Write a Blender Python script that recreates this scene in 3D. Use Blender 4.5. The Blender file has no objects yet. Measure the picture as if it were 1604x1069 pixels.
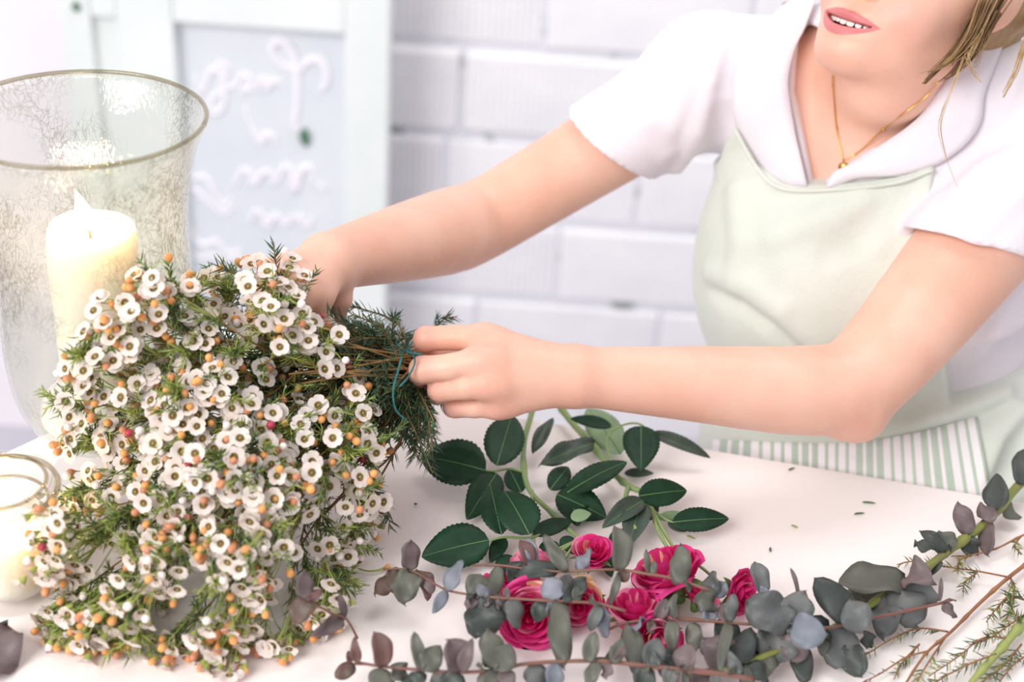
import bpy, bmesh, math, random
import numpy as np
from mathutils import Vector, Matrix
random.seed(7); rng = np.random.default_rng(11)
C = bpy.context.scene.collection
PI = math.pi
# ---------------------------------------------------------------- camera
TABLE_Z = 0.90
CAM = Vector((0, 0, TABLE_Z + 0.78)); PITCH = math.radians(31); ROLL = math.radians(4.0); FPX = 2228.0
fwd = Vector((0, math.cos(PITCH), -math.sin(PITCH)))
rt0 = Vector((1, 0, 0)); up0 = rt0.cross(fwd)
rt = rt0*math.cos(ROLL) + up0*math.sin(ROLL); up = rt.cross(fwd)
cd = bpy.data.cameras.new('camera'); cam = bpy.data.objects.new('camera', cd); C.objects.link(cam)
cam.matrix_world = Matrix(((rt.x, up.x, -fwd.x, CAM.x), (rt.y, up.y, -fwd.y, CAM.y), (rt.z, up.z, -fwd.z, CAM.z), (0, 0, 0, 1)))
cd.sensor_width = 36; cd.lens = FPX/1604*36; cd.clip_start = .02
cd.dof.use_dof = True; cd.dof.focus_distance = 1.19; cd.dof.aperture_fstop = 3.0
bpy.context.scene.camera = cam
# ---------------------------------------------------------------- light
sc = bpy.context.scene
sc.view_settings.view_transform = 'Standard'; sc.view_settings.look = 'None'
sc.view_settings.exposure = 0.0; sc.view_settings.gamma = 1; sc.view_settings.use_curve_mapping = False
w = bpy.data.worlds.new('daylight'); sc.world = w; w.use_nodes = True
w.node_tree.nodes['Background'].inputs[0].default_value = (0.96, 0.95, 1.0, 1)
w.node_tree.nodes['Background'].inputs[1].default_value = 0.68
def lamp(name, kind, energy, loc, aim, color=(1, 1, 1), size=1.0, sy=None):
    l = bpy.data.lights.new(name, kind); l.energy = energy; l.color = color
    if kind == 'AREA':
        l.size = size
        if sy: l.shape = 'RECTANGLE'; l.size_y = sy
    elif kind == 'SUN': l.angle = size
    else: l.shadow_soft_size = size
    o = bpy.data.objects.new(name, l); C.objects.link(o); o.location = loc
    o.rotation_euler = (Vector(aim)-Vector(loc)).to_track_quat('-Z', 'Y').to_euler()
    return o
lamp('window_light', 'AREA', 80, (-1.6, -.8, 2.7), (0.2, 2.0, 1.1), (1, .985, .97), 1.6, 1.6)
lamp('wall_fill_light', 'AREA', 16, (.6, 1.55, 2.95), (.5, 2.1, 1.0), (1, .99, .98), 1.2, .8)  # added fill lamp with no visible source, brightens the back wall
# ---------------------------------------------------------------- pixel helpers (frame 1604 x 1069)
def ray(px, py):
    return fwd + rt*((px-802)/FPX) - up*((py-534.5)/FPX)
def J(px, py, d):                 # world point at camera depth d
    return CAM + ray(px, py)*d
def T(px, py, h=0.0):             # world point at height h above the table
    r = ray(px, py); return CAM + r*((TABLE_Z+h-CAM.z)/r.z)
def WY(px, py, y):                # world point on the plane Y = y
    r = ray(px, py); return CAM + r*((y-CAM.y)/r.y)
def depth(p): return (Vector(p)-CAM).dot(fwd)
def pix(p):
    v = Vector(p)-CAM; d = v.dot(fwd)
    return (802+FPX*v.dot(rt)/d, 534.5-FPX*v.dot(up)/d)
# ---------------------------------------------------------------- materials
def lin(h):
    c = [int(h[i:i+2], 16)/255 for i in (0, 2, 4)]
    return tuple([(x/12.92 if x <= .04045 else ((x+.055)/1.055)**2.4) for x in c]+[1])
MATS = {}
def mat(name, col, rough=.6, col2=None, scale=20, bump=0, bscale=None, sss=0, spec=.5, trans=0, metal=0, detail=4, mixlo=.35, mixhi=.65, stretch=None, sheen=0, attr=None, attrcol=None, objrand=0):
    if name in MATS: return MATS[name]
    m = bpy.data.materials.new(name); m.use_nodes = True; nt = m.node_tree; N = nt.nodes; L = nt.links
    b = N['Principled BSDF']; MATS[name] = m
    c1 = lin(col)
    b.inputs['Base Color'].default_value = c1; b.inputs['Roughness'].default_value = rough
    b.inputs['Metallic'].default_value = metal; b.inputs['Specular IOR Level'].default_value = spec
    if sheen: b.inputs['Sheen Weight'].default_value = sheen
    tc = N.new('ShaderNodeTexCoord'); src = tc.outputs['Object']
    if stretch:
        mp = N.new('ShaderNodeMapping'); mp.inputs['Scale'].default_value = stretch; L.new(src, mp.inputs[0]); src = mp.outputs[0]
    out = None
    if col2:
        n = N.new('ShaderNodeTexNoise'); n.inputs['Scale'].default_value = scale; n.inputs['Detail'].default_value = detail
        L.new(src, n.inputs['Vector'])
        mr = N.new('ShaderNodeMapRange'); mr.inputs[1].default_value = mixlo; mr.inputs[2].default_value = mixhi
        L.new(n.outputs[0], mr.inputs[0])
        mx = N.new('ShaderNodeMix'); mx.data_type = 'RGBA'
        mx.inputs[6].default_value = c1; mx.inputs[7].default_value = lin(col2); L.new(mr.outputs[0], mx.inputs[0]); out = mx.outputs[2]
    if attr:
        a = N.new('ShaderNodeAttribute'); a.attribute_name = attr
        mx = N.new('ShaderNodeMix'); mx.data_type = 'RGBA'
        if out: L.new(out, mx.inputs[6])
        else: mx.inputs[6].default_value = c1
        mx.inputs[7].default_value = lin(attrcol); L.new(a.outputs['Fac'], mx.inputs[0]); out = mx.outputs[2]
    if objrand:
        oi = N.new('ShaderNodeObjectInfo'); hs = N.new('ShaderNodeHueSaturation')
        mr = N.new('ShaderNodeMapRange'); mr.inputs[3].default_value = 1-objrand; mr.inputs[4].default_value = 1+objrand
        L.new(oi.outputs['Random'], mr.inputs[0]); L.new(mr.outputs[0], hs.inputs['Value'])
        if out: L.new(out, hs.inputs['Color'])
        else: hs.inputs['Color'].default_value = c1
        out = hs.outputs[0]
    if out: L.new(out, b.inputs['Base Color'])
    if bump:
        n = N.new('ShaderNodeTexNoise'); n.inputs['Scale'].default_value = bscale or scale; n.inputs['Detail'].default_value = 5
        L.new(src, n.inputs['Vector'])
        bp = N.new('ShaderNodeBump'); bp.inputs['Strength'].default_value = bump; bp.inputs['Distance'].default_value = .003
        L.new(n.outputs[0], bp.inputs['Height']); L.new(bp.outputs[0], b.inputs['Normal'])
    if sss:
        b.inputs['Subsurface Weight'].default_value = sss; b.inputs['Subsurface Radius'].default_value = (1, .35, .2); b.inputs['Subsurface Scale'].default_value = .008
    if trans:   # thin translucent leaf / petal
        t = N.new('ShaderNodeBsdfTranslucent'); ms = N.new('ShaderNodeMixShader'); ms.inputs[0].default_value = trans
        if out: L.new(out, t.inputs[0])
        else: t.inputs[0].default_value = c1
        L.new(b.outputs[0], ms.inputs[1]); L.new(t.outputs[0], ms.inputs[2]); L.new(ms.outputs[0], N['Material Output'].inputs[0])
    return m
# ---------------------------------------------------------------- objects
def tag(o, label=None, cat=None, group=None, kind=None):
    if label: o['label'] = label
    if cat: o['category'] = cat
    if group: o['group'] = group
    if kind: o['kind'] = kind
    return o
def empty(name, loc, label=None, cat=None, group=None, rz=0):
    o = bpy.data.objects.new(name, None); C.objects.link(o); o.location = loc; o.rotation_euler = (0, 0, rz); o.empty_display_size = .05
    return tag(o, label, cat, group)
PT = {}
def link(name, me, parent=None, loc=None):
    o = bpy.data.objects.new(name, me); C.objects.link(o)
    if parent is not None:
        o.parent = parent
        base = PT.get(parent.name)
        if base is None: base = Vector(parent.location) if parent.parent is None else Vector((0, 0, 0))
    if loc is not None: o.location = loc
    return o
def wpos(o):
    p = Vector(o.location)
    while o.parent is not None: o = o.parent; p = p + Vector(o.location)
    return p
def mesh(name, V, F, m, parent=None, smooth=True, mats=None, fm=None, origin=None):
    """V are WORLD points. The object's origin goes to `origin` (default: the parent's place)."""
    V = np.asarray([tuple(v) for v in V] if not isinstance(V, np.ndarray) else V, dtype=np.float64)
    pw = wpos(parent) if parent is not None else Vector((0, 0, 0))
    if origin is None: origin = pw if parent is not None else Vector(V.mean(axis=0))
    V = V-np.array(origin)
    me = bpy.data.meshes.new(name); me.from_pydata(V.tolist(), [], F if isinstance(F, list) else F.tolist()); me.update()
    for mm in (mats or [m]): me.materials.append(mm)
    if fm is not None: me.polygons.foreach_set('material_index', np.asarray(fm, dtype=np.int32))
    if smooth: me.polygons.foreach_set('use_smooth', np.ones(len(me.polygons), dtype=bool))
    o = bpy.data.objects.new(name, me); C.objects.link(o)
    if parent is not None: o.parent = parent
    o.location = Vector(origin)-pw
    return o
class MB:
    def __init__(s): s.V = []; s.F = []; s.M = []
    def add(s, V, F, mi=0):
        n = len(s.V); s.V += [tuple(v) for v in V]; s.F += [[i+n for i in f] for f in F]; s.M += [mi]*len(F)
    def box(s, c, h, ax=None, mi=0):
        c = Vector(c); ax = ax or (Vector((1, 0, 0)), Vector((0, 1, 0)), Vector((0, 0, 1)))
        V = [c+ax[0]*(h[0]*i)+ax[1]*(h[1]*j)+ax[2]*(h[2]*k) for k in (-1, 1) for j in (-1, 1) for i in (-1, 1)]
        s.add(V, [[0, 2, 3, 1], [4, 5, 7, 6], [0, 1, 5, 4], [2, 6, 7, 3], [0, 4, 6, 2], [1, 3, 7, 5]], mi)
    def tube(s, P, R, n=6, mi=0, cap=True):
        P = [Vector(p) for p in P]
        if not hasattr(R, '__len__'): R = [R]*len(P)
        V = []; a = None
        for i, p in enumerate(P):
            t = (P[min(i+1, len(P)-1)]-P[max(i-1, 0)])
            t = t.normalized() if t.length > 1e-9 else Vector((0, 0, 1))
            if a is None: a = t.orthogonal().normalized()
            else:
                a = a-t*a.dot(t); a = a.normalized() if a.length > 1e-6 else t.orthogonal().normalized()
            b = t.cross(a)
            for k in range(n):
                an = 2*PI*k/n; V.append(p+(a*math.cos(an)+b*math.sin(an))*R[i])
        F = [[i*n+k, i*n+(k+1) % n, (i+1)*n+(k+1) % n, (i+1)*n+k] for i in range(len(P)-1) for k in range(n)]
        if cap: F += [list(range(n))[::-1], [(len(P)-1)*n+k for k in range(n)]]
        s.add(V, F, mi)
    def lathe(s, c, prof, n=48, mi=0, closed=False, wob=None):
        V = []; c = Vector(c)
        for (r, z) in prof:
            for k in range(n):
                a = 2*PI*k/n; rr = r if wob is None else r+wob(a, z)
                V.append(c+Vector((rr*math.cos(a), rr*math.sin(a), z)))
        m = len(prof)
        F = [[i % m*n+k, i % m*n+(k+1) % n, (i+1) % m*n+(k+1) % n, (i+1) % m*n+k] for i in range(m if closed else m-1) for k in range(n)]
        s.add(V, F, mi)
    def build(s, name, m, parent=None, smooth=True, origin=None, mats=None):
        return mesh(name, s.V, s.F, m, parent, smooth, mats=mats, fm=s.M if mats else None, origin=origin)
def bez(P, n):        # Catmull-Rom through P
    P = [Vector(p) for p in P]; Q = [P[0]*2-P[1]]+P+[P[-1]*2-P[-2]]; out = []
    seg = len(P)-1
    for i in range(n+1):
        u = i/n*seg; k = min(int(u), seg-1); t = u-k; a, b, c, d = Q[k:k+4]
        out.append(.5*((2*b)+(c-a)*t+(2*a-5*b+4*c-d)*t*t+(3*b-a-3*c+d)*t**3))
    return out
# ---------------------------------------------------------------- SDF toolkit
def A3(v): return np.array(tuple(v), dtype=np.float32)
def s_cap(a, b, ra, rb):
    a = A3(a); b = A3(b); ba = b-a; L2 = float(ba@ba)
    def f(p):
        q = p-a; h = np.clip((q@ba)/L2, 0, 1)
        return np.sqrt(((q-h[:, None]*ba)**2).sum(1))-(ra+(rb-ra)*h)
    return f
def s_ell(c, r, ax=None):
    c = A3(c); r = np.array(r, dtype=np.float32)
    M = None if ax is None else np.array([tuple(a) for a in ax], dtype=np.float32).T
    def f(p):
        q = p-c
        if M is not None: q = q@M
        k0 = np.sqrt(((q/r)**2).sum(1)); k1 = np.sqrt(((q/(r*r))**2).sum(1))+1e-9
        return k0*(k0-1)/k1
    return f
def smin(a, b, k):
    h = np.clip(.5+.5*(b-a)/k, 0, 1); return b*(1-h)+a*h-k*h*(1-h)
def smax(a, b, k): return -smin(-a, -b, k)
def U(items, k):      # smooth union; items: f or (f, k)
    def f(p):
        d = None
        for it in items:
            g, kk = it if isinstance(it, tuple) else (it, k)
            v = g(p); d = v if d is None else smin(d, v, kk)
        return d
    return f
def polygonise(f, lo, hi, h, B=8):
    lo = np.array(lo, dtype=np.float64); hi = np.array(hi, dtype=np.float64)
    nb = np.ceil((hi-lo)/(h*B)).astype(int)
    bi = np.stack(np.meshgrid(*[np.arange(n) for n in nb], indexing='ij'), -1).reshape(-1, 3)
    cen = (lo+(bi+.5)*B*h).astype(np.float32)
    dv = np.concatenate([f(cen[i:i+200000]) for i in range(0, len(cen), 200000)])
    bi = bi[np.abs(dv) < h*B*.87*1.35+.002]
    g = np.stack(np.meshgrid(*[np.arange(B+1)]*3, indexing='ij'), -1).reshape(-1, 3)
    D = nb*B+2; key = lambda c: (c[..., 0]*int(D[1])+c[..., 1])*int(D[2])+c[..., 2]
    Q = []; PTS = []
    for s in range(0, len(bi), 400):
        b = bi[s:s+400]; gi = b[:, None, :]*B+g[None]
        P = lo+gi*h
        v = f(P.reshape(-1, 3).astype(np.float32)).reshape(len(b), B+1, B+1, B+1)
        ins = v < 0
        for ax in range(3):
            sl0 = [slice(None)]+[slice(0, B)]*3; sl1 = list(sl0); sl1[ax+1] = slice(1, B+1)
            a = v[tuple(sl0)]; c = v[tuple(sl1)]; m = ins[tuple(sl0)] != ins[tuple(sl1)]
            ix = np.argwhere(m)
            if not len(ix): continue
            va = a[m]; vc = c[m]; t = va/(va-vc)
            ig = b[ix[:, 0]]*B+ix[:, 1:]
            pt = lo+ig*h; pt[:, ax] += t*h
            u, w_ = (ax+1) % 3, (ax+2) % 3
            cs = []
            for du, dw in ((0, 0), (-1, 0), (-1, -1), (0, -1)):
                cc = ig+1; cc[:, u] += du; cc[:, w_] += dw; cs.append(key(cc))
            q = np.stack(cs, 1); fl = va > 0; q[fl] = q[fl][:, ::-1]
            Q.append(q); PTS.append(pt)
    Q = np.concatenate(Q); PTS = np.concatenate(PTS)
    uq, inv = np.unique(Q.reshape(-1), return_inverse=True); inv = inv.reshape(-1, 4)
    cnt = np.bincount(inv.reshape(-1), minlength=len(uq)).astype(float)
    V = np.stack([np.bincount(inv.reshape(-1), weights=np.repeat(PTS[:, k], 4), minlength=len(uq))/cnt for k in range(3)], 1)
    return V, inv
def trace(f, px, py, d0=.9, d1=2.0, off=0.0):
    """points where the camera-side rays through the given picture points meet the surface f = off (nearest approach if they miss)"""
    px = np.asarray(px, float); py = np.asarray(py, float)
    R = np.array([tuple(ray(a, b)) for a, b in zip(px, py)]); Ln = np.linalg.norm(R, axis=1); Rn = R/Ln[:, None]
    o = np.array(CAM); t = np.full(len(px), d0); best = t.copy(); bd = np.full(len(px), 9.)
    for _ in range(90):
        v = f((o+Rn*t[:, None]).astype(np.float32))-off
        m = v < bd; bd[m] = v[m]; best[m] = t[m]
        t = t+np.clip(v, -.02, .05)*.8
        t = np.minimum(t, d1+.3)
    return o+Rn*best[:, None]
def grad(f, P, e=.002):
    P = np.asarray(P); G = []
    for k in range(3):
        d = np.zeros(3); d[k] = e; G.append(f((P+d).astype(np.float32))-f((P-d).astype(np.float32)))
    G = np.stack(G, 1); return G/(np.linalg.norm(G, axis=1)[:, None]+1e-9)
# ================================================================ setting
wood_white = mat('white_paint', 'f3f1f4', .55, 'e9e8ee', 6, bump=.25, bscale=60)
floor_m = mat('pale_concrete_floor', 'cfccd4', .5, 'bdbac4', 3, bump=.1)
WALL_Y = 2.45
fl = MB(); fl.box((0, 1.1, -.05), (3.2, 2.2, .05)); o = fl.build('floor', floor_m, smooth=False); tag(o, kind='structure')
wb = MB(); wb.box((0, WALL_Y+.107, 1.35), (3.2, .10, 1.35))
mortar = mat('white_mortar', 'e6e6ec', .8, '87958f', 9, bump=.5, mixlo=.57, mixhi=.64)
wall = wb.build('wall_back', mortar, smooth=False); tag(wall, kind='structure')
# hollow clay blocks, painted white, each with fine vertical grooves
blk_m = mat('white_painted_block', 'faf7f9', .6, 'f2eff3', 9, bump=.3, bscale=90)
def block_mesh(wd, ht, dp, rough, seed):
    r = random.Random(seed); n = max(6, int(wd/.012)); V = []; F = []
    xs = []
    for i in range(n):
        x0 = -wd/2+wd*i/n; xs += [(x0+wd/n*.06, 0), (x0+wd/n*.5, .0), (x0+wd/n*.92, 0), (x0+wd/n*.96, rough)]
    xs = [(-wd/2, .010)]+xs+[(wd/2, .010)]
    zs = [(-ht/2, .010), (-ht/2+.010, 0), (ht/2-.010, 0), (ht/2, .010)]
    m = len(xs)
    jit = [[r.uniform(-.0035, .0035) for _ in zs] for _ in (0, 1)]
    for j, (z, dz) in enumerate(zs):
        for i, (x, dx) in enumerate(xs):
            e = jit[0][j] if i < 2 else (jit[1][j] if i > m-3 else 0)
            V.append((x+e, max(dz, dx), z+(r.uniform(-.0015, .0015) if j in (0, 3) else 0)))
    nb_ = len(V)
    V += [(-wd/2, dp, -ht/2), (wd/2, dp, -ht/2), (wd/2, dp, ht/2), (-wd/2, dp, ht/2)]
    for j in range(3):
        for i in range(m-1): F.append([j*m+i, j*m+i+1, (j+1)*m+i+1, (j+1)*m+i])
    F += [[nb_+k for k in (1, 0, 3, 2)]]
    F.append([nb_, nb_+1]+[m-1-i for i in range(m)])
    F.append([nb_+2, nb_+3]+[3*m+i for i in range(m)])
    F.append([nb_+3, nb_]+[j*m for j in range(4)]); F.append([nb_+1, nb_+2]+[j*m+m-1 for j in (3, 2, 1, 0)])
    me = bpy.data.meshes.new('brick'); me.from_pydata(V, [], F); me.update(); me.materials.append(blk_m); return me
PH = .170; BW = .365; GAP = .011
protos = [block_mesh(BW-GAP, PH-GAP, .05, g, i) for i, g in enumerate((.0012, .0022, .0030, .0016))]
half = [block_mesh(BW*.42-GAP, PH-GAP, .05, .002, 9), block_mesh(BW*.62-GAP, PH-GAP, .05, .002, 10)]
# course base line from the photograph: joint at (1000,365)
jz = WY(1000, 362, WALL_Y).z; row0 = jz-PH*math.floor(jz/PH)
# a vertical joint of each visible course, measured in the photograph (x at mid height of the course)
seen = {3: 706, 2: 853, 1: 722, 0: 1000, -1: 872, -2: 742, -3: 905}
nrow = int((2.7-row0)/PH)
kz = round((jz-row0)/PH)            # row whose bottom edge is jz
rr = random.Random(4)
for row in range(-1, nrow):
    z = row0+PH*(row+.5); k = row-kz
    if k in seen:
        # joint x in world from its pixel
        py = 362-(k+.5)*136; x0 = WY(seen[k], py, WALL_Y).x
    else: x0 = (row % 2)*.18+rr.uniform(-.03, .03)
    x = x0-BW*9; 
    while x < 3.0:
        if -3.1 < x:
            o = bpy.data.objects.new('brick', protos[rr.randrange(4)]); C.objects.link(o); o.parent = wall
            wl = Vector(wall.location)
            o.location = Vector((x+BW/2, WALL_Y+rr.uniform(-.003, .004), z))-wl
            o.rotation_euler = (rr.uniform(-.006, .006), rr.uniform(-.004, .004), rr.uniform(-.008, .008))
        x += BW
pier = MB(); pxr = WY(122, 200, 2.33).x; pier.box(((pxr-3.1)/2, 2.39, 1.35), ((pxr+3.1)/2, .06, 1.35)); o = pier.build('wall_back_plaster', mat('white_plaster', 'faf3f6', .7, 'f3edf2', 3), smooth=False); o.name = 'trim_1'; tag(o, kind='structure')
wl_ = MB(); wl_.box((-3.1, 1.1, 1.35), (.08, 2.2, 1.35)); o = wl_.build('wall_left', wood_white, smooth=False); tag(o, kind='structure')
# ---------------------------------------------------------------- painted frame leaning on the wall
mint = mat('mint_white_paint', 'f0f4f1', .5, 'e7eeea', 5, bump=.3, bscale=40)
glassboard = mat('pale_blue_board', 'dce2e7', .35, 'e7ebee', 4, bump=.1)
chalk = mat('white_lettering', 'faf6fb', .7)
FY = 2.26
fa = WY(100, 0, FY); 
frame = empty('framed_board', (WY(360, 400, FY).x, FY, 0), 'pale mint painted wooden frame with a blue-grey board lettered in white, behind the glass vase', 'board')
def fpos(px, py, y=FY): return WY(px, py, y)
def fbar(name, x0, x1, z0, z1, y0, y1, m=mint, bev=.004):
    b = MB(); b.box(((x0+x1)/2, (y0+y1)/2, (z0+z1)/2), ((x1-x0)/2, (y1-y0)/2, (z1-z0)/2))
    o = b.build(name, m, frame, smooth=False); md = o.modifiers.new('bevel', 'BEVEL'); md.width = bev; md.segments = 2; return o
XR1 = fpos(607, 200).x; XR0 = fpos(540, 200).x; XM1 = fpos(281, 200).x; XM0 = fpos(196, 200).x; XL1 = fpos(158, 200).x; XL0 = fpos(112, 200).x
ZT = fpos(400, 45).z; ZTop = ZT+.16; ZB = .28
fbar('stile', XR0, XR1, .02, ZTop, FY, FY+.05); fbar('stile', XM0, XM1, .02, ZTop, FY, FY+.05); fbar('stile', XL0, XL1, .02, ZTop, FY, FY+.05)
fbar('rail', XM1, XR0, ZT, ZTop, FY+.002, FY+.048); fbar('rail', XM1, XR0, .02, ZB, FY+.002, FY+.048)
fbar('rail', XL1, XM0, ZT, ZTop, FY+.002, FY+.048); fbar('rail', XL1, XM0, .02, ZB, FY+.002, FY+.048)
fbar('panel', XL1-.005, XM0+.005, ZB-.01, ZT+.01, FY+.018, FY+.03)
bd_ = fbar('board', XM1-.005, XR0+.005, ZB-.01, ZT+.01, FY+.030, FY+.042, glassboard); bd_['label'] = 'blue-grey board with white script'
BY = FY+.030
def stroke(pts, r=.0045, name='lettering'):
    P = bez([WY(x, y, BY-.001) for x, y in pts], len(pts)*5); b = MB()
    b.tube(P, [r*(.6+.4*math.sin(PI*i/(len(P)-1))) for i in range(len(P))], 6); o = b.build(name, chalk, frame); return o
for pts, r in [
    ([(306, 118), (312, 140), (318, 142), (330, 112), (345, 110), (352, 135), (350, 165), (338, 178), (330, 160), (350, 140), (372, 134)], .006),
    ([(372, 134), (380, 118), (392, 122), (390, 138), (378, 142), (402, 140)], .006),
    ([(402, 140), (410, 124), (418, 126), (416, 140), (430, 126), (442, 132)], .006),
    ([(470, 112), (448, 104), (428, 82), (432, 66), (448, 66), (462, 90), (466, 120), (466, 160), (462, 196), (470, 205)], .008),
    ([(470, 112), (480, 98), (496, 92), (510, 104), (512, 128), (504, 142)], .008),
    ([(384, 168), (392, 190), (402, 212), (412, 222), (418, 210), (428, 214), (432, 226)], .0055),
    ([(292, 262), (304, 280), (318, 276), (330, 288), (338, 306), (350, 322), (362, 312)], .0055),
    ([(292, 290), (310, 300), (330, 318), (352, 334), (368, 322)], .005),
    ([(370, 292), (378, 270), (392, 268), (398, 290), (410, 272), (424, 270), (430, 290)], .0055),
    ([(430, 290), (446, 262), (458, 268), (462, 300), (472, 268), (486, 262), (494, 284), (512, 298)], .0065),
    ([(392, 350), (400, 330), (414, 340), (420, 356), (432, 336), (448, 352), (458, 336)], .0055),
    ([(460, 350), (470, 338), (480, 356), (492, 340)], .0055),
    ([(294, 352), (304, 372), (318, 384), (340, 378), (356, 396), (380, 392)], .0055),
    ([(290, 392), (312, 404), (336, 400), (352, 414), (372, 404), (390, 416)], .005),
    ([(336, 110), (346, 98), (358, 108), (352, 124)], .005)]:
    stroke(pts, r)
# ---------------------------------------------------------------- work table
table_m = mat('white_pink_tabletop', 'f9f1ee', .42, 'f3e9e6', 2.2, bump=.12, bscale=25)
ea, eb = T(1041, 691), T(1560, 778)
ed = (eb-ea).normalized(); nrm = Vector((ed.y, -ed.x, 0))       # towards the camera
c0 = ea+ed*((T(320, 572)-ea).dot(ed)); 
print('table corner', c0, pix(c0), 'edge yaw', math.degrees(math.atan2(ed.y, ed.x)))
la, lb = T(30, 697), T(94, 667); ld = (la-lb).normalized()
print('left edge dir', ld)
# quadrilateral top whose left side runs as in the photograph
def isect(p, d, q, e):
    M = np.array([[d.x, -e.x], [d.y, -e.y]]); s = np.linalg.solve(M, np.array([q.x-p.x, q.y-p.y])); return p+d*s[0]
corner = isect(ea, ed, lb, ld); print('corner', corner, pix(corner))
cL = corner+ld*1.1; cR = corner+ed*2.0; cR2 = cR+ld*1.1
tz = TABLE_Z; th = .04
table = empty('work_table', ((corner.x+cR2.x)/2, (corner.y+cR2.y)/2, 0), 'large white work table with a slightly pinkish top', 'table')
b = MB(); q = [corner, cL, cR2, cR]
b.add([(v.x, v.y, tz) for v in q]+[(v.x, v.y, tz-th) for v in q], [[0, 1, 2, 3], [7, 6, 5, 4], [0, 4, 5, 1], [1, 5, 6, 2], [2, 6, 7, 3], [3, 7, 4, 0]])
o = b.build('tabletop', table_m, table, smooth=False); md = o.modifiers.new('bevel', 'BEVEL'); md.width = .004; md.segments = 3
cen = (corner+cR2)/2
for v in q:
    p = v+(Vector((cen.x, cen.y, v.z))-v).normalized()*.12
    b = MB(); b.box((p.x, p.y, (tz-th)/2), (.03, .03, (tz-th)/2)); b.build('leg', wood_white, table, smooth=False)
for i in range(4):
    a_, c_ = q[i], q[(i+1) % 4]; a2 = a_+(cen-a_)*.10; c2 = c_+(cen-c_)*.10; dd = (c2-a2); L_ = dd.length; dd.normalize(); mid = (a2+c2)/2
    b = MB(); b.box((mid.x, mid.y, tz-th-.04), (L_/2, .012, .04), (Vector((dd.x, dd.y, 0)), Vector((-dd.y, dd.x, 0)), Vector((0, 0, 1)))); b.build('apron_rail', wood_white, table, smooth=False)
# ================================================================ glass vessels and candles
def glass_mat(name, tint, hammered=0.0, haze=.06):
    m = bpy.data.materials.new(name); m.use_nodes = True; nt = m.node_tree; N = nt.nodes; L = nt.links
    N.remove(N['Principled BSDF'])
    tr = N.new('ShaderNodeBsdfTransparent'); tr.inputs[0].default_value = lin(tint)
    gl = N.new('ShaderNodeBsdfGlossy'); gl.inputs['Roughness'].default_value = .05; gl.inputs[0].default_value = (1, 1, 1, 1)
    di = N.new('ShaderNodeBsdfTranslucent'); di.inputs[0].default_value = lin('e8e4dc')
    lw = N.new('ShaderNodeLayerWeight'); lw.inputs[0].default_value = .5
    pw = N.new('ShaderNodeMath'); pw.operation = 'POWER'; pw.inputs[1].default_value = 4; L.new(lw.outputs['Facing'], pw.inputs[0])
    fr = N.new('ShaderNodeMapRange'); fr.inputs[3].default_value = .035; fr.inputs[4].default_value = .55; L.new(pw.outputs[0], fr.inputs[0])
    mx = N.new('ShaderNodeMixShader'); m2 = N.new('ShaderNodeMixShader')
    L.new(tr.outputs[0], m2.inputs[1]); L.new(di.outputs[0], m2.inputs[2]); m2.inputs[0].default_value = haze
    L.new(fr.outputs[0], mx.inputs[0]); L.new(m2.outputs[0], mx.inputs[1]); L.new(gl.outputs[0], mx.inputs[2])
    if hammered:
        tc = N.new('ShaderNodeTexCoord'); mp = N.new('ShaderNodeMapping'); mp.inputs['Scale'].default_value = (1, 1, .55)
        vo = N.new('ShaderNodeTexVoronoi'); vo.feature = 'DISTANCE_TO_EDGE'; vo.inputs['Scale'].default_value = 150
        nz = N.new('ShaderNodeTexNoise'); nz.inputs['Scale'].default_value = 40; nz.inputs['Detail'].default_value = 3
        va = N.new('ShaderNodeVectorMath'); va.operation = 'ADD'; sc_ = N.new('ShaderNodeVectorMath'); sc_.operation = 'SCALE'; sc_.inputs['Scale'].default_value = .05
        L.new(tc.outputs['Object'], mp.inputs[0]); L.new(mp.outputs[0], nz.inputs['Vector']); L.new(nz.outputs['Color'], sc_.inputs[0])
        L.new(mp.outputs[0], va.inputs[0]); L.new(sc_.outputs[0], va.inputs[1]); L.new(va.outputs[0], vo.inputs['Vector'])
        bp = N.new('ShaderNodeBump'); bp.inputs['Strength'].default_value = hammered; bp.inputs['Distance'].default_value = .004
        L.new(vo.outputs['Distance'], bp.inputs['Height']); L.new(bp.outputs[0], gl.inputs['Normal']); L.new(bp.outputs[0], lw.inputs['Normal'])
        # refraction at the dimple edges, painted in as a darker tint
        mr = N.new('ShaderNodeMapRange'); mr.inputs[1].default_value = .0; mr.inputs[2].default_value = .10; mr.inputs[3].default_value = 1; mr.inputs[4].default_value = 0
        L.new(vo.outputs['Distance'], mr.inputs[0])
        n2 = N.new('ShaderNodeTexNoise'); n2.inputs['Scale'].default_value = 9; L.new(tc.outputs['Object'], n2.inputs['Vector'])
        m3 = N.new('ShaderNodeMapRange'); m3.inputs[1].default_value = .46; m3.inputs[2].default_value = .62; L.new(n2.outputs[0], m3.inputs[0])
        mu = N.new('ShaderNodeMath'); mu.operation = 'MULTIPLY'; L.new(mr.outputs[0], mu.inputs[0]); L.new(m3.outputs[0], mu.inputs[1])
        cm = N.new('ShaderNodeMix'); cm.data_type = 'RGBA'; cm.inputs[6].default_value = lin(tint); cm.inputs[7].default_value = lin('b3b09e')
        L.new(mu.outputs[0], cm.inputs[0]); L.new(cm.outputs[2], tr.inputs[0])
    L.new(mx.outputs[0], N['Material Output'].inputs[0]); return m
g_plain = glass_mat('clear_glass', 'fdfdfc', 0, .03); g_foot = glass_mat('solid_glass_foot', 'fcfcfb', 0, .0); g_ham = glass_mat('hammered_glass', 'fafbf8', .16, .07); g_rim = glass_mat('thick_glass_rim', 'd9d4c6', 0, .03)
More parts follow.
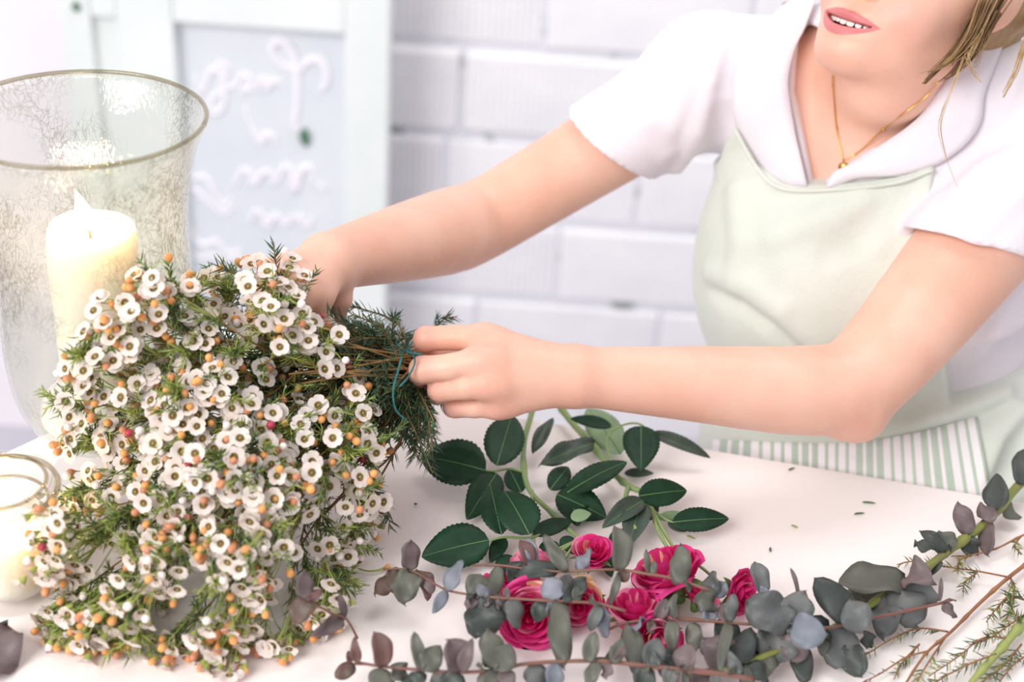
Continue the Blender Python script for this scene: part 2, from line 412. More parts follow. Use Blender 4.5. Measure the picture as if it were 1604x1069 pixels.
wax = mat('candle_wax', 'fdf3e6', .5); wb_ = wax.node_tree.nodes['Principled BSDF']
wb_.inputs['Subsurface Weight'].default_value = .8; wb_.inputs['Subsurface Radius'].default_value = (1, .6, .35); wb_.inputs['Subsurface Scale'].default_value = .03
wick_m = mat('burnt_wick', '8a6a3a', .9); sand_m = mat('white_salt', 'f6f1f1', .7, 'ebe5e7', 120, bump=.5)
fm_ = bpy.data.materials.new('flame'); fm_.use_nodes = True; n_ = fm_.node_tree.nodes; n_.remove(n_['Principled BSDF']); e_ = n_.new('ShaderNodeEmission')
e_.inputs[0].default_value = (1, .78, .42, 1); e_.inputs[1].default_value = 14; fm_.node_tree.links.new(e_.outputs[0], n_['Material Output'].inputs[0])
def flame(c, h, lean, parent, power):
    b = MB(); P = []; R = []
    for i in range(12):
        t = i/11; P.append(Vector(c)+Vector((lean*t*t, 0, h*t))); R.append(max(.0002, h*.24*math.sin(PI*min(1, (t*.93+.07))**.62)*(1-t*.25)))
    b.tube(P, R, 12); b.build('flame', fm_, parent)
    l = lamp('candle_glow', 'POINT', power, P[7], P[11], (1, .72, .42), size=.012); return l
def double_wall(out, th):
    inn = [(max(r-th, .0005), z) for r, z in out[::-1]]
    return inn
# hurricane vase
vb = T(181, 745); vb.z = TABLE_Z
vase = empty('hurricane_vase', vb, 'tall footed glass hurricane vase with a flared rim and dimpled walls', 'vase')
def sm(prof, n=4):
    P = bez([(r, 0, z) for r, z in prof], len(prof)*n); return [(p.x, p.z) for p in P]
outp = sm([(.040, .052), (.052, .056), (.066, .072), (.0755, .10), (.079, .14), (.0785, .19), (.077, .24), (.079, .275), (.086, .31), (.0985, .342)])
bowl = outp+[(r-.0028, z+.0005) for r, z in outp[::-1]]
bowl[len(outp):] = [(max(r-.003, .001), z+.001) for r, z in outp[::-1]]
bb = MB(); bb.lathe(vb, [(.001, .051)]+outp+[(max(r-.003, .001), z+(.002 if z < .07 else 0)) for r, z in outp[::-1]]+[(.001, .056)], 72, wob=lambda a, z: .0006*math.sin(3*a+z*30)); bb.build('bowl', g_ham, vase)
b = MB(); b.tube([vb+Vector((.0970*math.cos(a), .0970*math.sin(a), .3435)) for a in np.linspace(0, 2*PI, 73)], .0019, 8); b.build('rim', g_rim, vase)
b = MB(); b.lathe(vb, [(.001, .0), (.058, .0), (.060, .004), (.052, .010), (.040, .018), (.036, .028), (.037, .040), (.041, .050), (.001, .051)], 56); b.build('foot', g_foot, vase)
sd = MB(); sd.lathe(vb, [(.001, .057), (.040, .058), (.052, .068), (.058, .076), (.052, .084), (.04, .086), (.02, .090), (.001, .088)], 40, wob=lambda a, z: .002*math.sin(5*a)); o = sd.build('white_salt', sand_m); tag(o, 'white salt bed in the bottom of the glass hurricane vase', 'salt', kind='stuff')
cnd = empty('pillar_candle', vb+Vector((0, 0, .088)), 'lit ivory pillar candle inside the tall hurricane vase', 'candle')
b = MB(); b.lathe(vb, [(.001, .086), (.036, .086), (.0365, .09), (.0368, .23), (.0360, .2445), (.0345, .2475), (.031, .2455), (.024, .240), (.001, .2385)], 48, wob=lambda a, z: .0007*math.sin(4*a+40*z)+(.0012*math.sin(3*a+1) if z > .24 else 0)); b.build('wax', wax, cnd)
b = MB(); b.tube([vb+Vector((0, 0, .237)), vb+Vector((-.001, 0, .246)), vb+Vector((-.003, 0, .253))], .0011, 6); b.build('wick', wick_m, cnd)
flame(vb+Vector((-.003, 0, .247)), .034, -.006, cnd, .65)
# squat jar candle
jb = T(25, 925); jb.z = TABLE_Z
jar = empty('candle_jar', jb, 'squat clear glass jar with a wide lip holding a candle, at the left edge', 'jar')
op = sm([(.031, .0), (.034, .004), (.033, .015), (.0325, .05), (.0325, .078), (.034, .086), (.0425, .093), (.0435, .102), (.0415, .108)])
b = MB(); b.lathe(jb, [(.001, 0)]+op+[(r-.0030, z) for r, z in op[::-1] if z > .014]+[(.029, .013), (.001, .012)], 64); b.build('glass', g_plain, jar)
for r_, z_, t_ in ((.0425, .101, .0022), (.0345, .1075, .0016), (.034, .088, .0014)):
    b = MB(); b.tube([jb+Vector((r_*math.cos(a), r_*math.sin(a), z_)) for a in np.linspace(0, 2*PI, 65)], t_, 8); b.build('lip_ring', g_rim, jar)
jc = empty('jar_candle', jb+Vector((0, 0, .0135)), 'lit white candle inside the squat glass jar', 'candle')
b = MB(); b.lathe(jb, [(.001, .0135), (.0282, .0135), (.0288, .02), (.0288, .060), (.0275, .0625), (.02, .058), (.001, .0565)], 48); b.build('wax', wax, jc)
b = MB(); b.tube([jb+Vector((0, 0, .055)), jb+Vector((0, 0, .063))], .001, 6); b.build('wick', wick_m, jc)
flame(jb+Vector((0, 0, .060)), .018, .001, jc, .28)
# ================================================================ person
skin = mat('skin', 'ecbfaa', .45, 'e5b099', 14, sss=.25, bump=.08, bscale=300, attr='red', attrcol='cc7a7a', spec=.35)
S = dict(RS=J(1112, 132, 1.45), RE=J(745, 352, 1.42), RW=J(517, 409, 1.22), LS=J(1650, 235, 1.36), LE=J(1338, 618, 1.25), LW=J(910, 590, 1.20), PEL=J(1425, 720, 1.535))
mid = (S['RS']+S['LS'])/2
t_up = (mid-S['PEL']).normalized(); t_l = (S['LS']-S['RS']); t_l = (t_l-t_up*t_l.dot(t_up)).normalized(); t_f = t_l.cross(t_up)
if t_f.dot(CAM-mid) < 0: t_f = -t_f
AX = (t_l, t_up, t_f)
TP = lambda l, u, f: mid+t_l*l+t_up*u+t_f*f
# head frame (origin at the mouth)
cx, cy, cz = rt, up, -fwd
yaw, pit, rol = math.radians(-44), math.radians(8), math.radians(-35)
Mh = Matrix((cx, cy, cz)).transposed() @ Matrix.Rotation(rol, 3, 'Z') @ Matrix.Rotation(yaw, 3, 'Y') @ Matrix.Rotation(pit, 3, 'X')
MO = J(1324, 31, 1.265)
HA = (Mh.col[0].copy(), Mh.col[1].copy(), Mh.col[2].copy())
H = lambda x, y, z: MO+HA[0]*x+HA[1]*y+HA[2]*z
neckb = TP(-.005, .01, -.005)
def s_poly(P, R):
    """tube of varying radius along a point list"""
    P = np.array([tuple(p) for p in P], dtype=np.float32); R = np.array(R, dtype=np.float32)
    def f(p):
        d = None
        for i in range(len(P)-1):
            ba = P[i+1]-P[i]; q = p-P[i]; h = np.clip((q@ba)/float(ba@ba), 0, 1)
            v = np.sqrt(((q-h[:, None]*ba)**2).sum(1))-(R[i]+(R[i+1]-R[i])*h)
            d = v if d is None else np.minimum(d, v)
        return d
    return f
def arm(pts, radii, n=16):
    P = bez(pts, n); Q = bez([(r, 0, 0) for r in radii], n)
    return s_poly(P, [q.x for q in Q])
def arm_pts(k):
    sh, el, wr = S['RS'] if k == 'R' else S['LS'], S['RE'] if k == 'R' else S['LE'], S['RW'] if k == 'R' else S['LW']
    return [sh, sh.lerp(el, .4), sh.lerp(el, .8), el.lerp(sh, .04).lerp(wr, .04), el.lerp(wr, .22), el.lerp(wr, .6), wr]
armR = arm(arm_pts('R'), (.050, .0435, .0400, .0400, .0415, .0345, .0250))
armL = arm(arm_pts('L'), (.056, .0530, .0440, .0400, .0390, .0325, .0250))
elbow_tip = s_ell(J(1338, 652, 1.255), (.026, .022, .024), HA)
def wristflat(w, el, s): return s_ell(w, (.030, .0225, .018), None)
# --- hands -------------------------------------------------
def finger(pts, radii):
    return U([s_cap(pts[i], pts[i+1], radii[i], radii[i+1]) for i in range(len(pts)-1)], .0025)
def hand(wr, mcp, fingers, thumb, mr=.0105, wr_r=.020):
    palm = []
    for i, m in enumerate(mcp):
        w_ = wr.lerp(m, .12)
        palm.append(s_cap(w_, m, wr_r*.82, mr))
    for i in range(len(mcp)-1): palm.append(s_cap(mcp[i].lerp(wr, .10), mcp[i+1].lerp(wr, .10), mr*.92, mr*.92))
    pf = U(palm, .010); fs = [finger(p, r) for p, r in fingers]; tf = finger(*thumb)
    def f(p):
        d = pf(p); fd = None
        for g in fs:
            v = g(p); fd = v if fd is None else smin(fd, v, .0016)
        d = smin(d, fd, .007); return smin(d, tf(p), .008)
    return f
# her left hand (on the right of the picture): back of the hand towards us, fingers closing on the stems
LM = [J(757, 531, 1.185), J(752, 565, 1.168), J(760, 601, 1.170), J(778, 633, 1.185)]
LF = [([LM[0], J(712, 529, 1.190), J(668, 531, 1.192), J(656, 548, 1.225), J(668, 560, 1.240)], (.0118, .0105, .0108, .0092, .0078)),
      ([LM[1], J(706, 575, 1.168), J(662, 579, 1.172), J(654, 592, 1.205), J(672, 600, 1.222)], (.0120, .0108, .0112, .0092, .0078)),
      ([LM[2], J(728, 607, 1.172), J(689, 611, 1.182), J(684, 618, 1.212), J(700, 620, 1.228)], (.0114, .0102, .0102, .0088, .0074)),
      ([LM[3], J(744, 639, 1.190), J(712, 639, 1.200), J(708, 640, 1.222), J(722, 640, 1.236)], (.0100, .0086, .0086, .0076, .0066))]
LT = ([J(852, 580, 1.215), J(790, 566, 1.245), J(720, 556, 1.235), J(676, 556, 1.222), J(654, 553, 1.215)], (.014, .0125, .0105, .0095, .0075))
handL = hand(S['LW'], LM, LF, LT, .0128, .0245)
# her right hand: bent down from the wrist into the bouquet
RM = [J(500, 470, 1.175), J(478, 466, 1.165), J(456, 456, 1.165), J(440, 440, 1.175)]
RM = [J(498, 462, 1.18), J(472, 458, 1.163), J(448, 446, 1.160), J(430, 428, 1.170)]
RF = [([RM[0], J(494, 505, 1.185), J(488, 540, 1.21), J(494, 555, 1.235)], (.0112, .0100, .0090, .0075)),
      ([RM[1], J(458, 502, 1.160), J(452, 540, 1.185), J(458, 560, 1.215)], (.0115, .0102, .0092, .0076)),
      ([RM[2], J(428, 490, 1.158), J(420, 528, 1.182), J(428, 548, 1.212)], (.0110, .0098, .0088, .0074)),
      ([RM[3], J(406, 464, 1.168), J(398, 494, 1.185), J(404, 512, 1.210)], (.0098, .0085, .0078, .0066))]
RT = ([J(520, 436, 1.215), J(530, 468, 1.225), J(522, 500, 1.232), J(512, 525, 1.240)], (.0135, .0120, .0100, .0078))
handR = hand(J(516, 412, 1.218), RM, RF, RT, .0125, .0235)
# --- head --------------------------------------------------
mp_ = [(-.0335, .0050, -.0250), (-.019, -.0016, -.0068), (0, -.0040, .0), (.019, -.0016, -.0068), (.0335, .0050, -.0250)]
up_ = [(-.0350, .0058, -.0240), (-.019, .0060, -.0042), (0, .0052, .0036), (.019, .0060, -.0042), (.0350, .0058, -.0240)]
lo_ = [(-.0345, .0040, -.0245), (-.019, -.0080, -.0068), (0, -.0115, .0008), (.019, -.0080, -.0068), (.0345, .0040, -.0245)]
def chain(pts, r, n=12):
    P = bez([H(*p) for p in pts], n); Q = bez([(x, 0, 0) for x in r], n); return s_poly(P, [max(q.x, .0004) for q in Q])
f_slot = chain(mp_, (.0010, .0036, .0046, .0036, .0010)); f_up = chain(up_, (.0008, .0020, .0024, .0020, .0008)); f_lo = chain(lo_, (.0018, .0050, .0062, .0050, .0018))
_mo, _ha = A3(MO), np.array([tuple(a) for a in HA], dtype=np.float32).T
def f_slot(p):                    # the opening between the lips, a crescent cut straight back to the teeth
    q = (p-_mo)@_ha; x2 = (q[:, 0]/.030)**2
    return np.maximum(np.maximum(q[:, 1]-(.0002+.0040*x2), (-.0068+.0110*x2)-q[:, 1])*.92, np.maximum(-.011-15*q[:, 0]**2-q[:, 2], np.abs(q[:, 0])-.031))
head_items = [s_ell(H(0, .095, -.088), (.073, .088, .094), HA), (s_ell(H(0, .040, -.056), (.060, .070, .052), HA), .03),
              (s_ell(H(0, -.026, -.014), (.021, .0135, .0165), HA), .016), (s_cap(H(.012, -.022, -.026), H(.052, .016, -.085), .012, .015), .022), (s_cap(H(-.012, -.022, -.026), H(-.052, .016, -.085), .012, .015), .022),
              (s_ell(H(0, -.004, -.046), (.045, .026, .040), HA), .02), (s_ell(H(0, .002, -.016), (.030, .024, .016), HA), .016),
              (s_ell(H(.036, .030, -.030), (.024, .022, .020), HA), .02), (s_ell(H(-.036, .030, -.030), (.024, .022, .020), HA), .02),
              (s_cap(H(0, .034, .010), H(0, .078, -.006), .0085, .0065), .012), (s_ell(H(0, .031, .012), (.0085, .0075, .009), HA), .006),
              (s_ell(H(.0125, .029, .0005), (.0068, .0062, .0085), HA), .006), (s_ell(H(-.0125, .029, .0005), (.0068, .0062, .0085), HA), .006),
              (s_cap(H(-.034, .088, -.016), H(.034, .088, -.016), .010, .010), .02),
              (s_cap(H(0, -.01, -.095), neckb, .050, .052), .02)]
headf = U(head_items, .03)
ears = [s_ell(H(s*.075, .088, -.096), (.007, .028, .018), HA) for s in (-1, 1)]+[s_ell(H(s*.074, .064, -.091), (.006, .010, .009), HA) for s in (-1, 1)]
eyesock = [s_ell(H(s*.031, .072, -.004), (.015, .009, .010), HA) for s in (-1, 1)]
lids = [s_ell(H(s*.031, .072, -.019), (.0135, .0125, .0125), HA) for s in (-1, 1)]
def head_full(p):
    d = headf(p); d = smax(d, -eyesock[0](p), .008); d = smax(d, -eyesock[1](p), .008)
    for l in lids: d = smin(d, l(p), .003)
    for e in ears: d = smin(d, e(p), .005)
    d = smin(d, f_up(p), .004); d = smin(d, f_lo(p), .005)
    return smax(d, -f_slot(p), .0012)
# --- torso ---------------------------------------------------
def torso_items(g, bust=True):
    it = [s_ell(TP(-.01, -.125, .0), (.145+g, .165+g, .090+g), AX), (s_cap(TP(-.055, .005, -.01), S['RS'], .050+g, .050+g), .03), (s_cap(TP(.055, .005, -.01), S['LS'], .050+g, .050+g), .03),
          (s_cap(neckb+t_up*.055, TP(-.10, .045, -.01), .042+g, .040+g), .03), (s_cap(neckb+t_up*.055, TP(.10, .02, -.01), .040+g, .036+g), .03),
          (s_ell(TP(-.01, -.31, .0), (.128+g, .13+g, .090+g), AX), .05), (s_ell(TP(0, -.43, -.01), (.155+g, .12+g, .112+g), AX), .05)]
    if bust: it += [(s_ell(TP(s*.066, -.150, .070), (.062+g, .066+g, .050+g), AX), .035) for s in (-1, 1)]
    return it
torsof = U(torso_items(0), .03)
arms = armR; armsL = U([armL, (elbow_tip, .02)], .012)
def body(p):
    d = torsof(p); d = smin(d, head_full(p), .02) if True else d
    d = smin(d, arms(p), .02); d = smin(d, armsL(p), .02)
    d = smin(d, handR(p), .012); d = smin(d, handL(p), .012)
    return d
person = empty('person', (S['PEL'].x, S['PEL'].y, 0), 'smiling person in a white short-sleeved shirt and pale green apron, binding the white flowers', 'person')
allp = [S[k] for k in S]+[H(0, .2, -.1), H(0, 0, 0), J(398, 560, 1.2), J(650, 560, 1.2)]
lo = np.min([A3(v) for v in allp], 0)-.11; hi = np.max([A3(v) for v in allp], 0)+.11; lo[2] = S['PEL'].z-.16
V, F = polygonise(body, lo, hi, .0026)
def refine(V, F, c, r, f, its=2):
    """split the quads near c and pull the new points onto the surface"""
    me = bpy.data.meshes.new('t'); me.from_pydata(V.tolist(), [], F.tolist()); bm = bmesh.new(); bm.from_mesh(me); bpy.data.meshes.remove(me)
    cc = Vector(c)
    es = [e for e in bm.edges if (e.verts[0].co-cc).length < r and (e.verts[1].co-cc).length < r]
    bmesh.ops.subdivide_edges(bm, edges=es, cuts=2, use_grid_fill=True)
    bm.verts.ensure_lookup_table(); V2 = np.array([tuple(v.co) for v in bm.verts]); F2 = [[v.index for v in q.verts] for q in bm.faces]; bm.free()
    ix = np.where(np.linalg.norm(V2-np.array(c), axis=1) < r)[0]
    for _ in range(its):
        P = V2[ix]; V2[ix] = P-grad(f, P, .0004)*f(P.astype(np.float32))[:, None]*.8
    return V2, F2
V, F = refine(V, F, H(0, 0, -.01), .044, body)
bo = mesh('body', V, F, skin, person)
# colour: lips, knuckles, cheeks, ear lobes redder
P32 = V.astype(np.float32); red = np.zeros(len(V))
def blob(c, r, a):
    global red
    d = np.sqrt(((P32-A3(c))**2).sum(1)); red = np.maximum(red, a*np.clip(1-d/r, 0, 1)**1.2)
for m_ in LM: blob(m_, .020, .55)
for f_ in LF: blob(f_[0][2], .018, .65); blob(f_[0][3], .016, .7)
for f_ in RF: blob(f_[0][2], .018, .5)
blob(S['LE'], .05, .15); blob(J(1340, 680, 1.22), .03, .25); blob(H(.040, .030, -.02), .04, .45); blob(H(-.04, .03, -.02), .04, .45); blob(H(0, -.035, 0), .03, .18)
for e_ in (-1, 1): blob(H(e_*.075, .03, -.095), .035, .5)
lipd = np.minimum(f_up(P32)-.0004, f_lo(P32)-.0008); near = np.abs(f_slot(P32)) < .014
Lc = (P32-A3(MO))@np.array([tuple(a) for a in HA], dtype=np.float32).T; xn2 = (Lc[:, 0]/.033)**2
e_up = .0088-.0040*xn2-.0012*np.exp(-(Lc[:, 0]/.003)**2); e_lo = -.0165+.0205*xn2
inl = np.minimum(e_up-Lc[:, 1], Lc[:, 1]-e_lo); red = np.maximum(red, np.where((xn2 < 1.1) & (Lc[:, 2] > -.036), np.clip(inl/.0012+.3, 0, 1), 0))
at_ = bo.data.attributes.new('red', 'FLOAT', 'POINT'); at_.data.foreach_set('value', red.astype(np.float32))
# teeth and mouth
tooth = mat('tooth_enamel', 'fbf3ea', .25); mouthd = mat('mouth_inside', '7a3430', .6)
b = MB(); b.add([H(*v) for v in [(-.025, .009, -.020), (-.012, .004, -.0095), (0, .002, -.006), (.012, .004, -.0095), (.025, .009, -.020), (-.025, -.010, -.022), (-.012, -.012, -.0115), (0, -.014, -.008), (.012, -.012, -.0115), (.025, -.010, -.022)]], [[i, i+1, i+6, i+5] for i in range(4)]); b.build('mouth_lining', mouthd, person)
tx = 0
for s in (-1, 1):
    x = 0
    for i, w_ in enumerate((.0082, .0066, .0072, .0064, .0062)):
        xc = s*(x+w_/2); x += w_+.0002; zc = -.0040-(xc*xc)*15.0; yc = .0012+abs(xc)*.06+xc*xc*2
        ht = (.0052, .0047, .0050, .0042, .0040)[i]
        an = math.atan(-2*14.5*xc)*1.0; ax0 = (HA[0]*math.cos(an)+HA[2]*math.sin(an)); ax2 = ax0.cross(HA[1])
        bm = bmesh.new(); bmesh.ops.create_uvsphere(bm, u_segments=10, v_segments=8, radius=1)
        VV = []
        for v in bm.verts:
            q_ = [math.copysign(abs(c)**.55, c) for c in v.co]; VV.append(H(xc, yc, zc)+ax0*(q_[0]*w_*.49)+HA[1]*(q_[1]*ht)+ax2*(q_[2]*.0016))
        mesh('tooth', VV, [[l.index for l in f.verts] for f in bm.faces], tooth, person); bm.free()
# eyes (above the frame of the photograph)
for s in (-1, 1):
    b = MB(); c = H(s*.031, .069, -.0125)
    b.tube([c+HA[0]*x+HA[2]*(-x*x*20) for x in np.linspace(-.012, .012, 9)], .0020, 5); b.build('eyelashes', mat('lashes', '4a3626', .8), person)
    b = MB(); b.tube([H(s*.031+x, .088-x*x*14, -.004-abs(s*.031+x)**2*6) for x in np.linspace(-.016, .016, 9)], [.0008, .0016, .002, .002, .002, .002, .0018, .0014, .0006], 6); b.build('eyebrow', mat('brow', '8a6b48', .8), person)
# ================================================================ clothes
def plane3(a, b, c, inside):
    n = (Vector(b)-Vector(a)).cross(Vector(c)-Vector(a)).normalized()
    if n.dot(Vector(inside)-Vector(a)) > 0: n = -n
    n_ = A3(n); o_ = float(n.dot(Vector(a)))
    return lambda p: p@n_-o_
def prism(pts, depth0):          # convex outline in the torso's own plane, open to the front
    L2 = [((p-mid).dot(t_l), (p-mid).dot(t_up)) for p in map(Vector, pts)]
    cxm = sum(a for a, _ in L2)/len(L2); cym = sum(b for _, b in L2)/len(L2)
    m_ = A3(mid); l_ = A3(t_l); u_ = A3(t_up); f_ = A3(t_f); E = []
    for i in range(len(L2)):
        (x0, y0), (x1, y1) = L2[i], L2[(i+1) % len(L2)]; nx, ny = y1-y0, x0-x1; L_ = math.hypot(nx, ny); nx /= L_; ny /= L_
        if nx*(cxm-x0)+ny*(cym-y0) > 0: nx, ny = -nx, -ny
        E.append((nx, ny, nx*x0+ny*y0))
    def f(p):
        q = p-m_; a = q@l_; b_ = q@u_; d = depth0-(q@f_)
        for nx, ny, o in E: d = np.maximum(d, nx*a+ny*b_-o)
        return d
    return f
def TR(base, pts, off=0.0): return [Vector(v) for v in trace(base, [p[0] for p in pts], [p[1] for p in pts], off=off)]
def polyprism(L2, depth0):
    m_ = A3(mid); l_ = A3(t_l); u_ = A3(t_up); f_ = A3(t_f); P = np.array(L2, dtype=np.float32); n = len(P)
    def f(p):
        q = p-m_; X = np.stack([q@l_, q@u_], 1); d = np.full(len(p), 1e9, dtype=np.float32); ins = np.zeros(len(p), dtype=bool)
        for i in range(n):
            a = P[i]; b_ = P[(i+1) % n]; e = b_-a; w_ = X-a; t = np.clip((w_@e)/float(e@e), 0, 1)
            d = np.minimum(d, ((w_-t[:, None]*e)**2).sum(1))
            c = (a[1] <= X[:, 1]) != (b_[1] <= X[:, 1])
            if abs(b_[1]-a[1]) > 1e-9: ins ^= c & (X[:, 0] < a[0]+(X[:, 1]-a[1])*(e[0]/e[1]))
        d = np.sqrt(d); d = np.where(ins, -d, d)
        return np.maximum(d, depth0-(q@f_))
    return f
slR = s_poly([S['RS']+t_up*.004, S['RS'].lerp(S['RE'], .30), S['RS'].lerp(S['RE'], .62)], [.060, .0545, .0515])
slL = s_poly([S['LS']+t_up*.002, S['LS'].lerp(S['LE'], .25), S['LS'].lerp(S['LE'], .60)], [.066, .0630, .0610])
capR = s_poly([TP(-.06, .035, -.005), S['RS']+t_up*.012], [.050, .056]); capL = s_poly([TP(.06, .03, -.005), S['LS']+t_up*.006], [.050, .058])
hemR = plane3(J(923, 180, 1.455), J(1026, 272, 1.455), J(955, 238, 1.405), S['RS'])
hemL = plane3(J(1440, 362, 1.30), J(1604, 402, 1.27), J(1515, 374, 1.235), S['LS'])
torso_s = U(torso_items(.013), .035)
def shirt_raw(p):
    d = torso_s(p)
    d = smin(d, capR(p), .03); d = smin(d, capL(p), .03)
    a = np.maximum(slR(p), hemR(p)); b = np.maximum(slL(p), hemL(p))
    return smin(smin(d, a, .016), b, .016)
FOLDS = []
def fold(pts, amp, r, base, out):
    amp *= 1.5
    P = np.array([tuple(v) for v in TR(base, pts)]); G = grad(base, P); s = 1 if amp > 0 else -1
    Q = [Vector(p-g*(r-abs(amp))*s) for p, g in zip(P, G)]
    n = len(Q); R = [r*(.55+.45*math.sin(PI*(i+.6)/(n+.2))) for i in range(n)]
    out.append((s_poly(Q, R), s, r))
def with_folds(base, folds):
    def f(p):
        d = base(p)
        for g, s, r in folds:
            if s > 0: d = smin(d, g(p), r*.9)
            else: d = smax(d, -g(p), r*.9)
        return d
    return f
sf = []
for pts, amp in [([(1128, 60), (1112, 130), (1090, 210), (1062, 272)], .0035), ([(1150, 90), (1140, 160), (1128, 230), (1118, 300)], -.003), ([(1100, 70), (1075, 130), (1050, 200)], .003),
                 ([(1604, 235), (1540, 268), (1490, 320)], .0035), ([(1604, 262), (1555, 300), (1510, 345)], -.003), ([(1604, 290), (1560, 330), (1530, 362)], .003), ([(1590, 205), (1530, 235), (1475, 290)], -.003),
                 ([(1000, 130), (1020, 190), (1045, 240)], .003), ([(1048, 282), (1075, 300), (1100, 325)], -.003), ([(1560, 520), (1604, 500)], .004), ([(1560, 545), (1604, 528)], -.004)]:
    fold(pts, amp, .012, shirt_raw, sf)
shirt_f0 = with_folds(shirt_raw, sf)
vcut = prism(TR(shirt_raw, [(1274, 300), (1240, 150), (1246, 70), (1262, 40), (1520, 50), (1484, 118), (1440, 182), (1322, 266)]), .0)
necktube = s_cap(neckb-t_up*.01, neckb.lerp(H(0, -.01, -.095), 1.0), .060, .064)
armcutR = s_poly([S['RS'].lerp(S['RE'], .42), S['RS'].lerp(S['RE'], .6), S['RS'].lerp(S['RE'], .9)], [.030, .0470, .0460]); armcutL = s_poly([S['LS'].lerp(S['LE'], .42), S['LS'].lerp(S['LE'], .55), S['LS'].lerp(S['LE'], .9)], [.035, .0560, .0500])
def shirt(p):
    d = shirt_f0(p)
    d = np.maximum(d, -vcut(p)); d = np.maximum(d, -necktube(p))
    return np.maximum(np.maximum(d, -armcutR(p)), -armcutL(p))
cotton = mat('white_cotton', 'ebe4e9', .85, 'e4dbe2', 12, bump=.12, bscale=500, sheen=.2)
lo = np.min([A3(v) for v in (S['RS'], S['LS'], S['PEL'], TP(0, .1, 0))], 0)-.16; hi = np.max([A3(v) for v in (S['RS'], S['LS'], S['PEL'], TP(0, .1, 0))], 0)+.16
lo[0] -= .08; lo[2] = S['PEL'].z-.10
V, F = polygonise(shirt, lo, hi, .003)
so = mesh('shirt', V, F, cotton, person); tag(so, 'white short-sleeved cotton shirt')
# sleeve hem bands and seams
def patch(name, inner, outer, base, oi, oo, m, parent, nu=28, nv=6, thick=.0022, bulge=0.0):
    def res(pl, n):
        P = bez([(x, y, 0) for x, y in pl], n); return [(p.x, p.y) for p in P]
    A_, B_ = res(inner, nu), res(outer, nu); px = []; py = []; of = []
    for i in range(nu+1):
        for j in range(nv+1):
            t = j/nv; px.append(A_[i][0]*(1-t)+B_[i][0]*t); py.append(A_[i][1]*(1-t)+B_[i][1]*t); of.append(oi*(1-t)+oo*t+bulge*math.sin(PI*t))
    P = trace(base, px, py); G = grad(base, P); P = P+G*np.array(of)[:, None]
    Fq = [[i*(nv+1)+j, (i+1)*(nv+1)+j, (i+1)*(nv+1)+j+1, i*(nv+1)+j+1] for i in range(nu) for j in range(nv)]
    if (Vector(P[Fq[0][1]])-Vector(P[Fq[0][0]])).cross(Vector(P[Fq[0][2]])-Vector(P[Fq[0][0]])).dot(Vector(G[0])) < 0: Fq = [q[::-1] for q in Fq]
    o = mesh(name, P, Fq, m, parent); md = o.modifiers.new('thick', 'SOLIDIFY'); md.thickness = thick; md.offset = 0
    return o
inL = [(1272, 294), (1262, 250), (1248, 195), (1238, 150), (1237, 119), (1250, 82), (1270, 50), (1288, 8), (1298, -20)]
ouL = [(1238, 290), (1200, 266), (1168, 224), (1150, 178), (1147, 132), (1160, 90), (1190, 52), (1228, 12), (1250, -20)]
patch('collar', inL, ouL, shirt_raw, .011, .0045, cotton, person, bulge=.003)
inR = [(1300, 294), (1310, 272), (1338, 257), (1383, 229), (1420, 203), (1446, 176), (1470, 142), (1492, 106), (1512, 74), (1534, 30)]
ouR = [(1304, 296), (1345, 279), (1412, 275), (1474, 256), (1514, 228), (1537, 190), (1541, 150), (1556, 108), (1572, 62), (1584, 14)]
patch('collar', inR, ouR, shirt_raw, .010, .0045, cotton, person, bulge=.003)
b = MB(); ring = []
for i in range(25):
    a = math.radians(-20+220*i/24); ring.append((a, i))
V_ = []
for a, i in ring:
    c = neckb+t_up*.03; d_ = t_l*math.cos(a)-t_f*math.sin(a); rr_ = .066
    V_ += [c+d_*rr_+t_up*(.030), c+d_*(rr_+.012)+t_up*.020, c+d_*(rr_+.026)-t_up*.016]
b.add(V_, [[i*3+j, (i+1)*3+j, (i+1)*3+j+1, i*3+j+1] for i in range(24) for j in range(2)]); o = b.build('back_collar', cotton, person); md = o.modifiers.new('thick', 'SOLIDIFY'); md.thickness = .0025
# ---------------------------------------------------------------- apron
linen = mat('pale_green_linen', 'dcdfd5', .85, 'd0d6ca', 10, bump=.22, bscale=260, sheen=.2)
linen_green = mat('green_stripe_linen', 'c3d0c2', .85, 'b6c6b6', 14, bump=.2, bscale=260)
apron_items = torso_items(.021)+[(s_ell(TP(-.080, -.17, .030), (.118, .14, .092), AX), .05), (s_ell(TP(-.045, -.30, .03), (.135, .12, .095), AX), .05)]
lap = s_poly([J(1215, 735, 1.478), J(1330, 735, 1.468), J(1450, 750, 1.456), J(1580, 760, 1.470)], [.085, .10, .105, .095])
ap0 = U(apron_items+[(lap, .06)], .04)
bib_pts = TR(ap0, [(1150, 196), (1185, 262), (1225, 291), (1310, 291), (1400, 280), (1464, 258), (1455, 320), (1420, 420)])
wl = TP(0, -.262, 0)
l2 = [((p-mid).dot(t_l), (p-mid).dot(t_up)) for p in bib_pts]
print('bib', [(round(a, 3), round(b, 3)) for a, b in l2], 'waist', -.262)
bibp = polyprism(l2[:7]+[(l2[6][0]+.004, -.30), (-.30, -.30), (-.30, l2[0][1]-.10), (l2[0][0]-.03, l2[0][1]-.045)], -.045)
n_up = A3(t_up); o_up = float(t_up.dot(wl))
af = []
